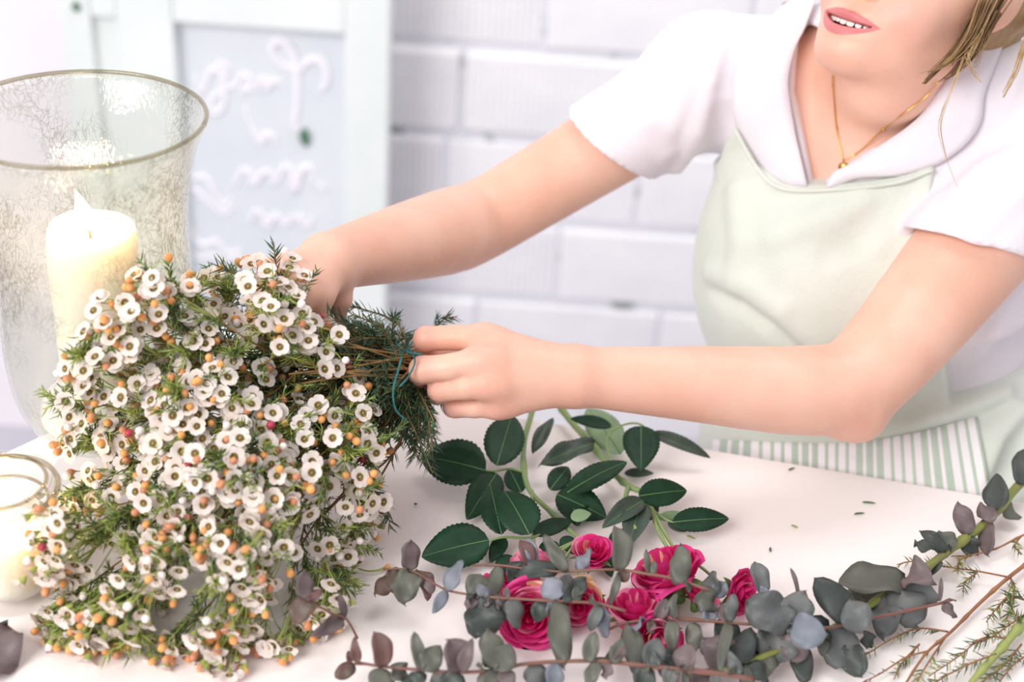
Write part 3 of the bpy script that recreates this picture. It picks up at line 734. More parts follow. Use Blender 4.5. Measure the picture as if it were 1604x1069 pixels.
for pts, amp in [([(1120, 452), (1170, 472), (1215, 510), (1262, 556)], -.006), ([(1112, 430), (1165, 448), (1225, 490), (1280, 545)], .005), ([(1210, 372), (1280, 345), (1350, 312)], .004), ([(1300, 400), (1340, 380), (1400, 330)], -.003),
                 ([(1150, 300), (1160, 380), (1150, 440)], .004), ([(1430, 300), (1420, 350), (1405, 400)], -.004),
                 ([(1380, 690), (1460, 662), (1540, 640), (1604, 612)], -.006), ([(1400, 672), (1480, 640), (1560, 612), (1604, 590)], .005), ([(1420, 640), (1500, 610), (1580, 590)], -.004),
                 ([(1540, 760), (1562, 700), (1604, 645)], .006), ([(1560, 770), (1590, 710), (1610, 680)], -.005), ([(1552, 560), (1556, 590)], .003), ([(1575, 565), (1580, 600)], .003), ([(1535, 565), (1535, 590)], -.003), ([(1592, 570), (1598, 600)], -.003)]:
    fold(pts, amp, .014, ap0, af)
ap1 = with_folds(ap0, af)
def apron(p):
    d = ap1(p); reg = np.minimum(bibp(p), p@n_up-o_up)
    return smax(d, reg, .004)
lo = np.min([A3(v) for v in (TP(-.2, -.02, 0), TP(.2, -.1, 0), J(1200, 735, 1.46), S['PEL'])], 0)-.13; hi = np.max([A3(v) for v in (TP(-.2, -.0, 0), TP(.2, -.1, 0), TP(0, 0, -.1), S['PEL'])], 0)+.13
lo[2] = S['PEL'].z-.16
V, F = polygonise(apron, lo, hi, .0034)
ao = mesh('apron', V, F, linen, person); tag(ao, 'pale green linen bib apron')
# raised hem of the bib
P = TR(ap0, [(1152, 204), (1186, 264), (1226, 296), (1310, 297), (1400, 287), (1462, 266)], off=.002)
b = MB(); b.tube(bez(P, 40), .0022, 6); b.build('bib_hem', linen, person)
for px_ in ([(1172, 236), (1182, 200), (1200, 120), (1225, 60)], [(1442, 262), (1462, 225), (1500, 120), (1530, 40)]):
    P = TR(shirt_raw, px_, off=.002); Pc = bez(P, 16); V_ = []
    G = grad(shirt_raw, np.array([tuple(p) for p in Pc]))
    for i, p in enumerate(Pc):
        t = (Pc[min(i+1, 16)]-Pc[max(i-1, 0)]).normalized(); sd_ = t.cross(Vector(G[i])).normalized(); V_ += [p-sd_*.011, p+sd_*.011]
    o = mesh('apron_strap', V_, [[2*i, 2*i+1, 2*i+3, 2*i+2] for i in range(16)], linen_green, person); md = o.modifiers.new('t', 'SOLIDIFY'); md.thickness = .002
# striped pocket
nu, nv = 76, 8
top_ = bez([(1120, 690, 0), (1230, 694, 0), (1330, 694, 0), (1430, 680, 0), (1528, 654, 0)], nu); bot_ = bez([(1110, 770, 0), (1230, 790, 0), (1330, 800, 0), (1440, 810, 0), (1556, 800, 0)], nu)
px = []; py = []
for i in range(nu+1):
    for j in range(nv+1):
        t = j/nv; px.append(top_[i].x*(1-t)+bot_[i].x*t); py.append(top_[i].y*(1-t)+bot_[i].y*t)
P = trace(ap1, px, py); P = P+grad(ap0, P)*.0035
Fq = [[i*(nv+1)+j, i*(nv+1)+j+1, (i+1)*(nv+1)+j+1, (i+1)*(nv+1)+j] for i in range(nu) for j in range(nv)]
po = mesh('striped_pocket', P, Fq, None, person, mats=[mat('white_stripe_linen', 'f4eff0', .85), linen_green], fm=[(i*48//76) % 2 for i in range(nu) for j in range(nv)])
md = po.modifiers.new('t', 'SOLIDIFY'); md.thickness = .002; tag(po, 'white and green striped apron pocket')
# ---------------------------------------------------------------- necklace
gold = mat('gold', 'e9b765', .25, metal=1.0)
nk = [(1304, 118), (1304, 132), (1306, 150), (1309, 190), (1314, 222), (1321, 252), (1345, 238), (1382, 204), (1416, 178), (1452, 150), (1470, 128)]
base_b = lambda p: smin(torsof(p), headf(p), .02)
P = TR(base_b, nk[:6], off=.0012); Q = TR(base_b, nk[5:], off=.0012)
b = MB(); b.tube(bez(P, 30), .0007, 5); b.tube(bez(Q, 30), .0007, 5)
nko = b.build('necklace', gold, person); tag(nko, 'fine gold necklace')
b = MB(); c = P[-1]; b.tube([c+t_f*.0005-t_up*.006, c+t_f*.0022-t_up*.006], [.0052, .0052], 16); b.build('pendant', gold, person)
for q_ in [(1304, 134), (1311, 200), (1340, 241), (1384, 203)]:
    c = TR(base_b, [q_], off=.0015)[0]; b = MB(); b.tube([c-t_up*.0014, c, c+t_up*.0014], [.0004, .0014, .0004], 8); b.build('bead', gold, person)
# ---------------------------------------------------------------- hair
hair_m = mat('dark_blonde_hair', 'b08d5f', .5, '7d5f3c', 90, stretch=(1, 1, .15), mixlo=.3, mixhi=.7)
hair_l = mat('blonde_strand', 'd3b487', .45, 'a98554', 60); hair_d = mat('brown_hair_shade', '8c6a45', .55, '6b4e32', 60)
hc = s_ell(H(0, .105, -.100), (.082, .093, .103), HA); hbun = s_ell(H(0, .060, -.212), (.040, .042, .036), HA)
lz = A3(HA[2]); ly = A3(HA[1]); mo_ = A3(MO)
def hairf(p):
    q = p-mo_; z = q@lz; y = q@ly
    d = smin(hc(p), hbun(p), .03); d = d+.0012*np.sin((q@A3(HA[0]))*420+y*60)
    face = np.maximum(-.068-z+np.clip(y-.11, 0, 1)*.9, y-.165)          # open at the face
    neck = y-.050-np.clip(-z-.09, 0, .2)*-.35
    return np.maximum(np.maximum(d, -face), -neck)
cH = np.array(H(0, .09, -.12)); V, F = polygonise(hairf, cH-.17, cH+.17, .003)
mesh('hair', V, F, hair_m, person)
def lock(pts, n, spread, r, m, taper=.35, seed=0, name='hair_lock'):
    r_ = random.Random(seed); b = MB(); base = bez([J(*p) if len(p) == 3 and not isinstance(p, Vector) else p for p in pts], 18)
    for k in range(n):
        ox, oy = r_.gauss(0, 1)*spread, r_.gauss(0, 1)*spread; ph = r_.uniform(0, 6); e = r_.uniform(.45, 1); q = []
        for i, p in enumerate(base[:max(6, int(19*e))]):
            t = i/18; w_ = 1-(1-taper)*t; q.append(p+rt*(ox*w_+.0012*math.sin(5*t+ph))+fwd*(oy*w_))
        b.tube(q, [r*(1-.6*i/len(q)) for i in range(len(q))], 4)
    b.build(name, m, person)
lock([(1536, -60, 1.262), (1540, -10, 1.255), (1536, 40, 1.25), (1520, 82, 1.245), (1500, 120, 1.242)], 38, .0030, .00052, hair_l, .30, 1)
lock([(1552, -60, 1.27), (1554, -10, 1.262), (1546, 40, 1.255), (1532, 86, 1.25), (1524, 112, 1.245)], 20, .0026, .0005, hair_m, .5, 2)
lock([(1522, 60, 1.255), (1494, 130, 1.243), (1473, 190, 1.24), (1478, 230, 1.24), (1494, 275, 1.24), (1512, 315, 1.24)], 4, .0008, .00055, hair_l, .5, 3)
lock([(1515, 80, 1.25), (1520, 105, 1.245), (1532, 124, 1.245), (1540, 130, 1.245)], 6, .0012, .0005, hair_l, .6, 4)
for k_, (pl, of_, n_k, mt) in enumerate([([(1560, -10), (1532, 40), (1505, 78), (1470, 108), (1440, 138)], .010, 130, hair_d), ([(1552, 20), (1528, 70), (1500, 108), (1468, 132)], .012, 50, hair_d), ([(1548, 0), (1520, 62), (1484, 100), (1436, 118)], .016, 30, hair_m)]):
    lock(TR(base_b, pl, off=of_), n_k, .0052, .0007, mt, .22, 5+k_)
lock([(1625, 20, 1.30), (1606, 70, 1.28), (1590, 115, 1.27), (1566, 160, 1.262)], 22, .0030, .0006, hair_l, .3, 9)
# ---------------------------------------------------------------- trousers, shoes (below the table) 
denim = mat('pale_denim', 'b9c3d2', .8, 'a9b5c6', 30, bump=.2, bscale=300)
pel = S['PEL']; hl = Vector((t_l.x, t_l.y, 0)).normalized(); hf = Vector((t_f.x, t_f.y, 0)).normalized()
leg_ = []
for s in (-1, 1):
    hip = pel+hl*(.085*s)-Vector((0, 0, .03)); kn = hip+hf*.40+hl*(.05*s)-Vector((0, 0, .05)); an_ = kn-hf*.06-Vector((0, 0, kn.z-.29))
    leg_ += [s_poly([hip, kn, an_], [.085, .062, .045])]
seatf = s_ell(pel-Vector((0, 0, .03)), (.165, .13, .11), (hl, hf, Vector((0, 0, 1))))
tro = U([seatf]+leg_, .03)
V, F = polygonise(tro, A3(pel)-np.array([.55, .65, .62]), A3(pel)+np.array([.45, .35, .12]), .007)
mesh('trousers', V, F, denim, person)
for s in (-1, 1):
    hip = pel+hl*(.085*s)-Vector((0, 0, .03)); kn = hip+hf*.40+hl*(.05*s)-Vector((0, 0, .05)); an_ = kn-hf*.06; an_.z = .27
    sh_ = U([s_poly([an_+Vector((0, 0, .03)), an_-Vector((0, 0, .03))], [.040, .040]), s_poly([an_-Vector((0, 0, .035))-hf*.03, an_-Vector((0, 0, .045))+hf*.07, an_-Vector((0, 0, .05))+hf*.15], [.040, .042, .032])], .02)
    V, F = polygonise(lambda p, g=sh_, z_=an_.z-.08: np.maximum(g(p), z_-p[:, 2]), A3(an_)-.24, A3(an_)+.24, .005); mesh('shoe', V, F, mat('white_trainer', 'eeeae6', .6), person)
foot_z = .27-.08
# stool
stool = empty('bar_stool', (pel.x, pel.y, 0), 'white wooden bar stool under the person, behind the work table', 'stool')
sz_ = pel.z-.15
b = MB(); b.lathe((pel.x, pel.y, 0), [(.001, sz_-.035), (.165, sz_-.035), (.17, sz_-.02), (.165, sz_), (.001, sz_)], 32); b.build('seat', wood_white, stool)
lg = []
for k in range(4):
    a = PI/4+k*PI/2+math.atan2(hf.y, hf.x); tp = Vector((pel.x+.11*math.cos(a), pel.y+.11*math.sin(a), sz_-.036)); bt = Vector((pel.x+.19*math.cos(a), pel.y+.19*math.sin(a), .001)); lg.append((tp, bt))
    b = MB(); b.tube([tp, bt], .015, 10); b.build('leg', wood_white, stool)
pp = [tp.lerp(bt, (sz_-.036-.23)/(sz_-.037)) for tp, bt in lg]
for k in range(4):
    b = MB(); b.tube([pp[k], pp[(k+1) % 4]], .010, 8); b.build('stretcher', wood_white, stool)
# ================================================================ waxflower bouquet
petal_m = mat('waxflower_petal', 'f4eae4', .5, 'ecdcd2', 60, trans=.22, objrand=.04)
cup_m = mat('waxflower_cup', '8a7538', .6, '6a5228', 200); cream_m = mat('waxflower_heart', 'c9b878', .6)
bud_m = [mat('orange_bud', 'eeb068', .45, 'dd8a50', 90, objrand=.1), mat('russet_bud', 'c77f62', .45, 'd99a66', 90, objrand=.1), mat('white_bud', 'f3e6e0', .45), mat('crimson_bud', 'b23a50', .45)]
stemg_m = mat('green_flower_stalk', '8fa552', .6, 'a9b060', 40); wood_m = mat('brown_twig', '94703e', .75, '77552f', 60)
needle_m = mat('dark_needle', '3c5638', .55, '55713f', 25); needle_l = mat('light_needle', '7f9142', .55, '9aa24e', 25)
def flower_mesh(open_, seed):
    r = random.Random(seed); bm_V = []; F = []; M = []
    def add(V, Fc, mi):
        n = len(bm_V); bm_V.extend(V); F.extend([[i+n for i in f] for f in Fc]); M.extend([mi]*len(Fc))
    # cup (bell below), heart disc, five rounded petals
    n = 10; ring = lambda rad, z: [(rad*math.cos(2*PI*i/n), rad*math.sin(2*PI*i/n), z) for i in range(n)]
    V = ring(.0006, -.0052)+ring(.0022, -.0030)+ring(.0033, .0003)
    add(V, [[i+n*k, (i+1) % n+n*k, (i+1) % n+n*(k+1), i+n*(k+1)] for k in range(2) for i in range(n)], 3)
    V = ring(.0033, .0004)+ring(.0027, .0008)+ring(.0020, -.0006)+ring(.0007, -.0009)
    add(V, [[i+n*k, (i+1) % n+n*k, (i+1) % n+n*(k+1), i+n*(k+1)] for k in range(3) for i in range(n)]+[[3*n+i for i in range(n)]], 1)
    V = [(.0006*math.cos(a), .0006*math.sin(a), z) for z in (-.0012, .0012) for a in np.linspace(0, 2*PI, 5)[:-1]]
    add(V, [[i, (i+1) % 4, 4+(i+1) % 4, 4+i] for i in range(4)]+[[4, 5, 6, 7]], 2)
    for k in range(5):
        a = 2*PI*k/5+r.uniform(-.08, .08); L = .0054*r.uniform(.92, 1.08); W = .0036*r.uniform(.92, 1.1); lift = open_+r.uniform(-.15, .15)
        V = []
        for i, (t, w_) in enumerate([(.0, .6), (.3, .95), (.62, 1.08), (.86, .86), (1.0, .42)]):
            x = .0026+L*t*math.cos(lift*(1-.45*t)); z = L*t*math.sin(lift*(1-.45*t))
            for s_ in (-1, 0, 1):
                V.append((x*math.cos(a)-s_*W*w_*math.sin(a), x*math.sin(a)+s_*W*w_*math.cos(a), z+abs(s_)*.0009*w_))
        add(V, [[i*3+j, (i+1)*3+j, (i+1)*3+j+1, i*3+j+1] for i in range(4) for j in range(2)], 0)
    me = bpy.data.meshes.new('flower'); me.from_pydata(bm_V, [], F); me.update()
    for m in (petal_m, cup_m, cream_m, stemg_m): me.materials.append(m)
    me.polygons.foreach_set('material_index', M); me.polygons.foreach_set('use_smooth', [True]*len(M)); return me
def bud_mesh(mi, seed):
    b = MB(); b.tube([(0, 0, -.0052), (0, 0, -.0036), (0, 0, -.0012), (0, 0, .0006), (0, 0, .0022), (0, 0, .0028)], [.0005, .0014, .0024, .0026, .0018, .0005], 8)
    b.M = [1 if i < 16 else 0 for i in range(len(b.F))]
    me = bpy.data.meshes.new('bud'); me.from_pydata(b.V, [], b.F); me.update(); me.materials.append(bud_m[mi]); me.materials.append(stemg_m if mi != 1 else bud_m[0])
    me.polygons.foreach_set('material_index', b.M); me.polygons.foreach_set('use_smooth', [True]*len(b.F)); return me
FM = [flower_mesh(o, i) for i, o in enumerate((.30, .45, .62, .85, 1.15))]
BM_ = [bud_mesh(i, i) for i in range(4)]
def rot_to(d, spin):
    return Vector(d).to_track_quat('Z', 'Y').to_matrix().to_4x4() @ Matrix.Rotation(spin, 4, 'Z')
tie = J(628, 585, 1.195)
bouquet = empty('waxflower_bouquet', (tie.x, tie.y, TABLE_Z), 'loose bunch of white waxflowers with orange buds and dark needle leaves, held in both hands', 'bouquet')
OUT = [(200, 452), (262, 408), (330, 404), (372, 428), (420, 400), (462, 415), (500, 470), (520, 520), (470, 560), (452, 600), (500, 640), (560, 590), (575, 640), (600, 700), (610, 770), (600, 830), (548, 870), (540, 950), (490, 1020), (440, 1060), (330, 1080), (200, 1062), (90, 1035), (62, 965), (72, 880), (75, 800), (110, 770), (150, 700), (105, 690), (98, 620), (100, 560), (150, 505)]
def inpoly(x, y, P=OUT):
    c = False
    for i in range(len(P)):
        (x0, y0), (x1, y1) = P[i], P[i-1]
        if (y0 > y) != (y1 > y) and x < (x1-x0)*(y-y0)/(y1-y0)+x0: c = not c
    return c
def edged(x, y, P=OUT):
    d = 1e9
    for i in range(len(P)):
        (x0, y0), (x1, y1) = P[i-1], P[i]; ex, ey = x1-x0, y1-y0; t = max(0, min(1, ((x-x0)*ex+(y-y0)*ey)/(ex*ex+ey*ey)))
        d = min(d, math.hypot(x-x0-t*ex, y-y0-t*ey))
    return d
core_c = J(350, 700, 1.215)
def surf_depth(x, y):
    """front of the bunch: a dome whose rim lies near the hand height at the top and on the table at the bottom"""
    e = min(1, edged(x, y)/190); rim = 1.215-.10*max(0, (y-480))/600; return rim-.085*math.sin(e*PI/2)-.01
Rb = random.Random(21); NB = {'flower': 0, 'bud': 0}; extra = MB(); extra_mi = []
sprigs = []
def scatter(n, mind):
    pts = []; k = 0
    while len(pts) < n and k < 20000:
        k += 1; x, y = Rb.uniform(60, 615), Rb.uniform(400, 1078)
        if inpoly(x, y) and not (math.hypot((x-330)/60, (y-905)/45) < 1 or math.hypot((x-150)/40, (y-900)/45) < .8 or math.hypot((x-470)/30, (y-900)/60) < .8) and all(math.hypot(x-a, y-b) > mind for a, b in pts): pts.append((x, y))
    return pts
tips = [t for t in scatter(132, 34) if t[1] < 800 or Rb.random() < .74]
def clampz(p, h=.004):
    if p.z < TABLE_Z+h: p = p.copy(); p.z = TABLE_Z+h
    return p
def avoid(p, pad=.006):
    p = Vector(p); v = (p-CAM).normalized()
    for c, R_, zt in ((vb, .079, .30), (vb, .098, .40), (jb, .044, .115)):
        k = 0
        while k < 120 and (R_ < .09 or p.z > TABLE_Z+.29) and p.z < TABLE_Z+zt and math.hypot(p.x-c.x, p.y-c.y) < R_+pad: p = p-v*.003; k += 1
    return p
def needles(b, p, d, n, ln, mi, spread=.9, r=.00042, R=Rb, flat=False):
    d = Vector(d).normalized()
    for k in range(n):
        t = k/n; q = Vector(p)-d*(1-t)*n*.0021; a = R.uniform(0, 2*PI); o1 = d.orthogonal().normalized(); o2 = d.cross(o1)
        s = (d*.75+(o1*math.cos(a)+o2*math.sin(a))*spread).normalized(); L = ln*R.uniform(.6, 1.1); c = q+s*L*.5+d*L*.08; e = clampz(q+s*L+d*L*.2, .001)
        w_ = s.cross(Vector((R.uniform(-1, 1), R.uniform(-1, 1), R.uniform(-1, 1)))).normalized()*r*1.25; w2 = s.cross(w_).normalized()*r*.8
        b.add([q-w_, q+w_, q+w2, c-w_*1.2, c+w_*1.2, c+w2*1.2, e], [[0, 1, 4, 3], [1, 2, 5, 4], [2, 0, 3, 5], [3, 4, 6], [4, 5, 6], [5, 3, 6]], mi)
OF = {'flower': 300, 'bud': 290}
spill_V = []; spill_F = []; spill_M = []
def place(me, M4, parent, kind):
    if NB[kind] < OF[kind]:
        NB[kind] += 1; o = bpy.data.objects.new(kind, me); C.objects.link(o); o.parent = parent
        o.matrix_world = M4; o.matrix_parent_inverse = Matrix(); o.matrix_local = Matrix.Translation(-wpos(parent)) @ M4
    else:
        n = len(spill_V); spill_V.extend([tuple(M4 @ v.co) for v in me.vertices])
        for pg in me.polygons: spill_F.append([i+n for i in pg.vertices]); spill_M.append({'waxflower_petal': 0, 'waxflower_cup': 1, 'waxflower_heart': 2, 'green_flower_stalk': 3, 'orange_bud': 4, 'russet_bud': 5, 'white_bud': 6, 'crimson_bud': 7}[me.materials[pg.material_index].name])
jobs = []
def sprig(px, py, dd, nf, nb, back=False):
    dpt = surf_depth(px, py)+dd; tip = avoid(clampz(J(px, py, dpt), .012), .012)
    out = (tip-core_c).normalized(); low = max(0, min(1, (py-700)/250))
    start = tie+Vector((Rb.uniform(-.012, .012), Rb.uniform(-.012, .012), Rb.uniform(-.012, .012)))
    m1 = start.lerp(tip, .34)+Vector((Rb.gauss(0, .012), Rb.gauss(0, .012), .006+Rb.gauss(0, .010)))+fwd*.035; m2 = start.lerp(tip, .78)-out*.030+Vector((Rb.gauss(0, .012), Rb.gauss(0, .012), Rb.gauss(0, .008)))
    P = [avoid(clampz(p)) for p in bez([start, m1, m2, tip], 12)]
    sp = MB(); sp.tube(P, [.0013*(1-.6*i/12) for i in range(13)], 5, 0)
    dirs = (P[-1]-P[-3]).normalized()
    for i in range(2, 13):
        d_ = (P[i]-P[i-1]).normalized()
        if i > 3: needles(sp, P[i], d_, 5, .011, 1 if Rb.random() < .6 else 2)
    rad = .021 if not back else .022
    hang = Vector((0, 0, -1))
    root = mesh('sprig', sp.V, sp.F, None, bouquet, mats=[wood_m, needle_m, needle_l, stemg_m], fm=sp.M, origin=tuple(P[-1]))
    st = MB()
    for k in range(nf+nb):
        bud = k >= nf
        a = Rb.uniform(0, 2*PI); o1 = out.orthogonal().normalized(); o2 = out.cross(o1); rr_ = rad*math.sqrt(Rb.uniform(.04, 1))
        lateral = o1*math.cos(a)+o2*math.sin(a)
        hp = tip+lateral*rr_+out*(Rb.uniform(-.006, .004)+(.004 if bud else 0))*1.2+hang*low*Rb.uniform(0, .012)
        fan = Vector((-.30, -.72, -.42)).normalized()
        hp = hp+fan*low*Rb.uniform(.002, .024)
        hp = avoid(clampz(hp, .006), .007)
        base = P[-1-Rb.randrange(0, 3)]
        fd = (out*(1-.6*low)+lateral*.45+(-fwd)*.55*(1-low)+Vector((0, 0, .30*(1-low)))+fan*low*1.1+Vector((Rb.gauss(0, .25), Rb.gauss(0, .25), Rb.gauss(0, .25)))).normalized()
        st.tube(bez([base, base.lerp(hp, .55)+out*.002, hp-fd*.005], 4), [.00055, .0005, .00045, .0005, .0006], 4, 0)
        me = BM_[Rb.choices([0, 1, 2, 3], [6, 3, 3, .6])[0]] if bud else FM[min(4, max(0, int(Rb.gauss(1.0+2.4*low, .9))))]
        jobs.append((me, Matrix.Translation(hp) @ rot_to(fd, Rb.uniform(0, 6)) @ Matrix.Scale(Rb.uniform(.92, 1.12)*(.97 if not bud else 1.25), 4), root, 'bud' if bud else 'flower', dpt+(.5 if back else 0)))
    for _ in range(3):                            # short leafy side twigs pointing any way
        q = P[-1-Rb.randrange(0, 4)]; dd_ = (out*.6+Vector((Rb.gauss(0, 1), Rb.gauss(0, 1), Rb.gauss(0, .7)))).normalized(); e = avoid(clampz(q+dd_*Rb.uniform(.015, .030), .003))
        st.tube([q, q.lerp(e, .5), e], [.0006, .0005, .0004], 4, 0)
        if (e-q).length > .003:
            for t in (.35, .6, .8, 1): needles(st, q.lerp(e, t), e-q, 5, .0095, 1 if Rb.random() < .5 else 2)
    sto = mesh('flower_stalk', st.V, st.F, None, root, mats=[stemg_m, needle_m, needle_l], fm=st.M)
for (x, y) in tips:
    low = y > 850
    sprig(x, y, Rb.uniform(-.012, .022), 6 if not low else 8, 4)
for (x, y) in [(448, 425), (474, 462), (436, 470), (492, 512), (452, 512), (418, 440), (405, 480), (470, 545), (505, 545)]:
    sprig(x, y, -.052, 5, 1)
for (x, y) in [(545, 590), (560, 625), (520, 640), (575, 660), (548, 680), (590, 700)]:
    sprig(x, y, -.02, 3, 2)
for (x, y) in scatter(26, 70):                     # inner layer, seen between the front sprigs and from the sides
    sprig(x, y, Rb.uniform(.045, .085), 4, 2, back=True)
for me, M4, root, kind, dp in sorted(jobs, key=lambda j: j[4]): place(me, M4, root, kind)
if spill_F:
    o = mesh('small_flowers', spill_V, spill_F, None, bouquet, mats=[petal_m, cup_m, cream_m, stemg_m]+bud_m, fm=spill_M); tag(o, kind='stuff')
# yellow-green leafy tufts between the flower heads
for k in range(46):
    x, y = Rb.uniform(90, 600), Rb.uniform(430, 1040)
    if not inpoly(x, y): continue
    c = avoid(clampz(J(x, y, surf_depth(x, y)+Rb.uniform(-.006, .012)), .012), .012); out = (c-core_c).normalized(); st = MB()
    for j in range(6):
        dd_ = (out*.9+Vector((Rb.gauss(0, .8), Rb.gauss(0, .8), Rb.gauss(0, .6)))).normalized(); e = avoid(clampz(c+dd_*Rb.uniform(.012, .026), .003)); s0 = avoid(clampz(c-out*.02, .003))
        q = bez([s0, c, e], 6); st.tube(q, [.0007]*7, 4, 0)
        for t in range(2, 7): needles(st, q[t], q[t]-q[t-1], 5, .010, 1 if Rb.random() < .75 else 2)
    mesh('leafy_tuft', st.V, st.F, None, bouquet, mats=[stemg_m, needle_l, needle_m], fm=st.M, origin=tuple(c))
# dark needle foliage massed round the tie
needle_d = mat('deep_green_needle', '2f4a38', .5, '46654a', 30)
FOL = [(468, 500), (520, 478), (600, 502), (640, 497), (716, 500), (700, 560), (708, 640), (692, 700), (680, 762), (640, 708), (598, 690), (556, 640), (500, 625), (470, 580)]
k = 0
FO2 = [(545, 560), (620, 570), (655, 640), (700, 665), (698, 720), (680, 768), (640, 712), (590, 690), (550, 620)]
while k < 165:
    x, y = Rb.uniform(465, 716), Rb.uniform(478, 765)
    if not inpoly(x, y, FOL if k < 120 else FO2): continue
    k += 1; dp = Rb.uniform(1.225, 1.28) if (x > 630 and k <= 120) else (Rb.uniform(1.15, 1.2) if k > 120 else Rb.uniform(1.135, 1.24))
    e = clampz(J(x, y, dp), .006); s0 = tie+fwd*.035+Vector((Rb.uniform(-.02, .02), Rb.uniform(-.01, .02), Rb.uniform(-.02, .02))); s0 = s0.lerp(e, .15)
    q = bez([s0, s0.lerp(e, .5)+Vector((0, Rb.uniform(-.01, .01), Rb.uniform(.0, .012))), e], 7); f_ = MB(); f_.tube(q, [.0009]*4+[.0007, .0006, .0005, .0004], 4, 0)
    for i in range(2, 8): needles(f_, q[i], q[i]-q[i-1], 7, .0125, 1 if Rb.random() < .8 else 2, spread=.8)
    mesh('foliage_twig', f_.V, f_.F, None, bouquet, mats=[wood_m, needle_d, needle_m], fm=f_.M, origin=tuple(e))
for pts in ([(470, 470, 1.17), (440, 440, 1.15), (432, 410, 1.145), (428, 378, 1.14)], [(640, 540, 1.25), (620, 505, 1.26), (580, 488, 1.27), (540, 478, 1.27)], [(600, 600, 1.25), (560, 520, 1.24), (520, 492, 1.23), (505, 470, 1.22)], [(660, 560, 1.27), (690, 505, 1.28), (716, 496, 1.285)],
            [(300, 470, 1.12), (268, 440, 1.11), (230, 452, 1.105), (205, 465, 1.10)], [(420, 470, 1.15), (372, 432, 1.14), (330, 412, 1.13)], [(180, 500, 1.11), (150, 520, 1.10), (120, 540, 1.095)], [(560, 760, 1.18), (600, 780, 1.17), (612, 830, 1.16)]):
    q = [avoid(J(*p)) for p in pts]; q = bez(q, 10); f_ = MB(); f_.tube(q, [.0008]*6+[.0006]*3+[.0005]*2, 4, 0)
    for i in range(4, 11): needles(f_, q[i], q[i]-q[i-1], 6, .012, 1 if pts[0][0] > 400 else 2, spread=1.0)
    mesh('foliage_twig', f_.V, f_.F, None, bouquet, mats=[wood_m, needle_d, needle_l], fm=f_.M, origin=tuple(q[-1]))
# bare brown stems gathered into the hand
f_ = MB()
for i in range(7):
    y0, y1 = Rb.uniform(500, 610), Rb.uniform(555, 600)
    q = bez([J(Rb.uniform(440, 500), y0, 1.155), J(560, (y0+y1)/2+Rb.uniform(-8, 8), 1.150), J(645, y1, 1.190), J(705, y1+Rb.uniform(-8, 12), 1.235)], 12)
    b = MB(); b.tube(q, [.0007+.0005*Rb.random()]*13, 5, 0); mesh('stem', b.V, b.F, wood_m, bouquet, origin=tuple(q[0]))
twine_m = mat('teal_twine', '1a585c', .7, '2f7573', 200)
for pts in ([(646, 536, 1.165), (632, 552, 1.155), (624, 580, 1.150), (616, 612, 1.150), (620, 642, 1.155), (640, 662, 1.165)], [(640, 545, 1.16), (650, 565, 1.158), (640, 590, 1.156), (626, 606, 1.152)], [(622, 540, 1.16), (640, 552, 1.157), (662, 556, 1.16)]):
    b = MB(); b.tube(bez([J(*p) for p in pts], 24), .0009, 6); o = mesh('twine', b.V, b.F, twine_m, bouquet); tag(o, 'teal binding twine')
print('flowers', NB, 'spill verts', len(spill_V), 'jobs', len(jobs))
# ================================================================ roses
leaf_m = mat('rose_leaf', '143420', .5, '1c412a', 60, bump=.2, bscale=220, trans=.1, spec=.3, objrand=.12)
leaf_under = mat('rose_leaf_underside', '8aa57c', .6, '9ab38b', 60, trans=.2)
leaf_grey = mat('rose_leaf_folded', '3b4a40', .5, '485a4c', 60, trans=.12)
vein_m = mat('leaf_vein', '5f8a55', .5); rstem = mat('rose_stem', '75905a', .5, '8a9f62', 12)
def leaf_geo(base, tip, width, nrm, fold=.15, droop=.1, serr=0.0, nl=14, shape='rose', twist=0.0, wave=0.0, off=0.0):
    base, tip = Vector(base), Vector(tip); ax = tip-base; L = ax.length; ax.normalize(); n = Vector(nrm); n = (n-ax*n.dot(ax)).normalized(); sd = ax.cross(n)
    V = []; cols = (-1, -.55, 0, .55, 1)
    for i in range(nl+1):
        t = i/nl
        if shape == 'rose': w = width*.5*min(1, (math.sin(PI*min(1, t*1.0)**.78))**.72*1.02) if t < 1 else 0
        elif shape == 'round': w = width*.5*math.sin(PI*(t*.985+.015)**.85)**.5
        else: w = width*.5*math.sin(PI*t**.8)**.9
        if serr and 0 < i < nl: w *= 1+serr*(1 if i % 2 else -1)
        a = twist*t; nn = n*math.cos(a)+sd*math.sin(a); ss = sd*math.cos(a)-n*math.sin(a)
        for c in cols:
            z = -droop*L*(t-.5)**2*4+droop*L+fold*w*abs(c)+wave*width*math.sin(9*t+c*2)*abs(c)*.25+off
            fwd_ = ax*(-serr*width*.15*abs(c) if serr and i % 2 else 0)
            V.append(base+ax*(L*t)+nn*z+ss*(w*c)+fwd_)
    F = [[i*5+j, i*5+j+1, (i+1)*5+j+1, (i+1)*5+j] for i in range(nl) for j in range(4)]
    return V, F
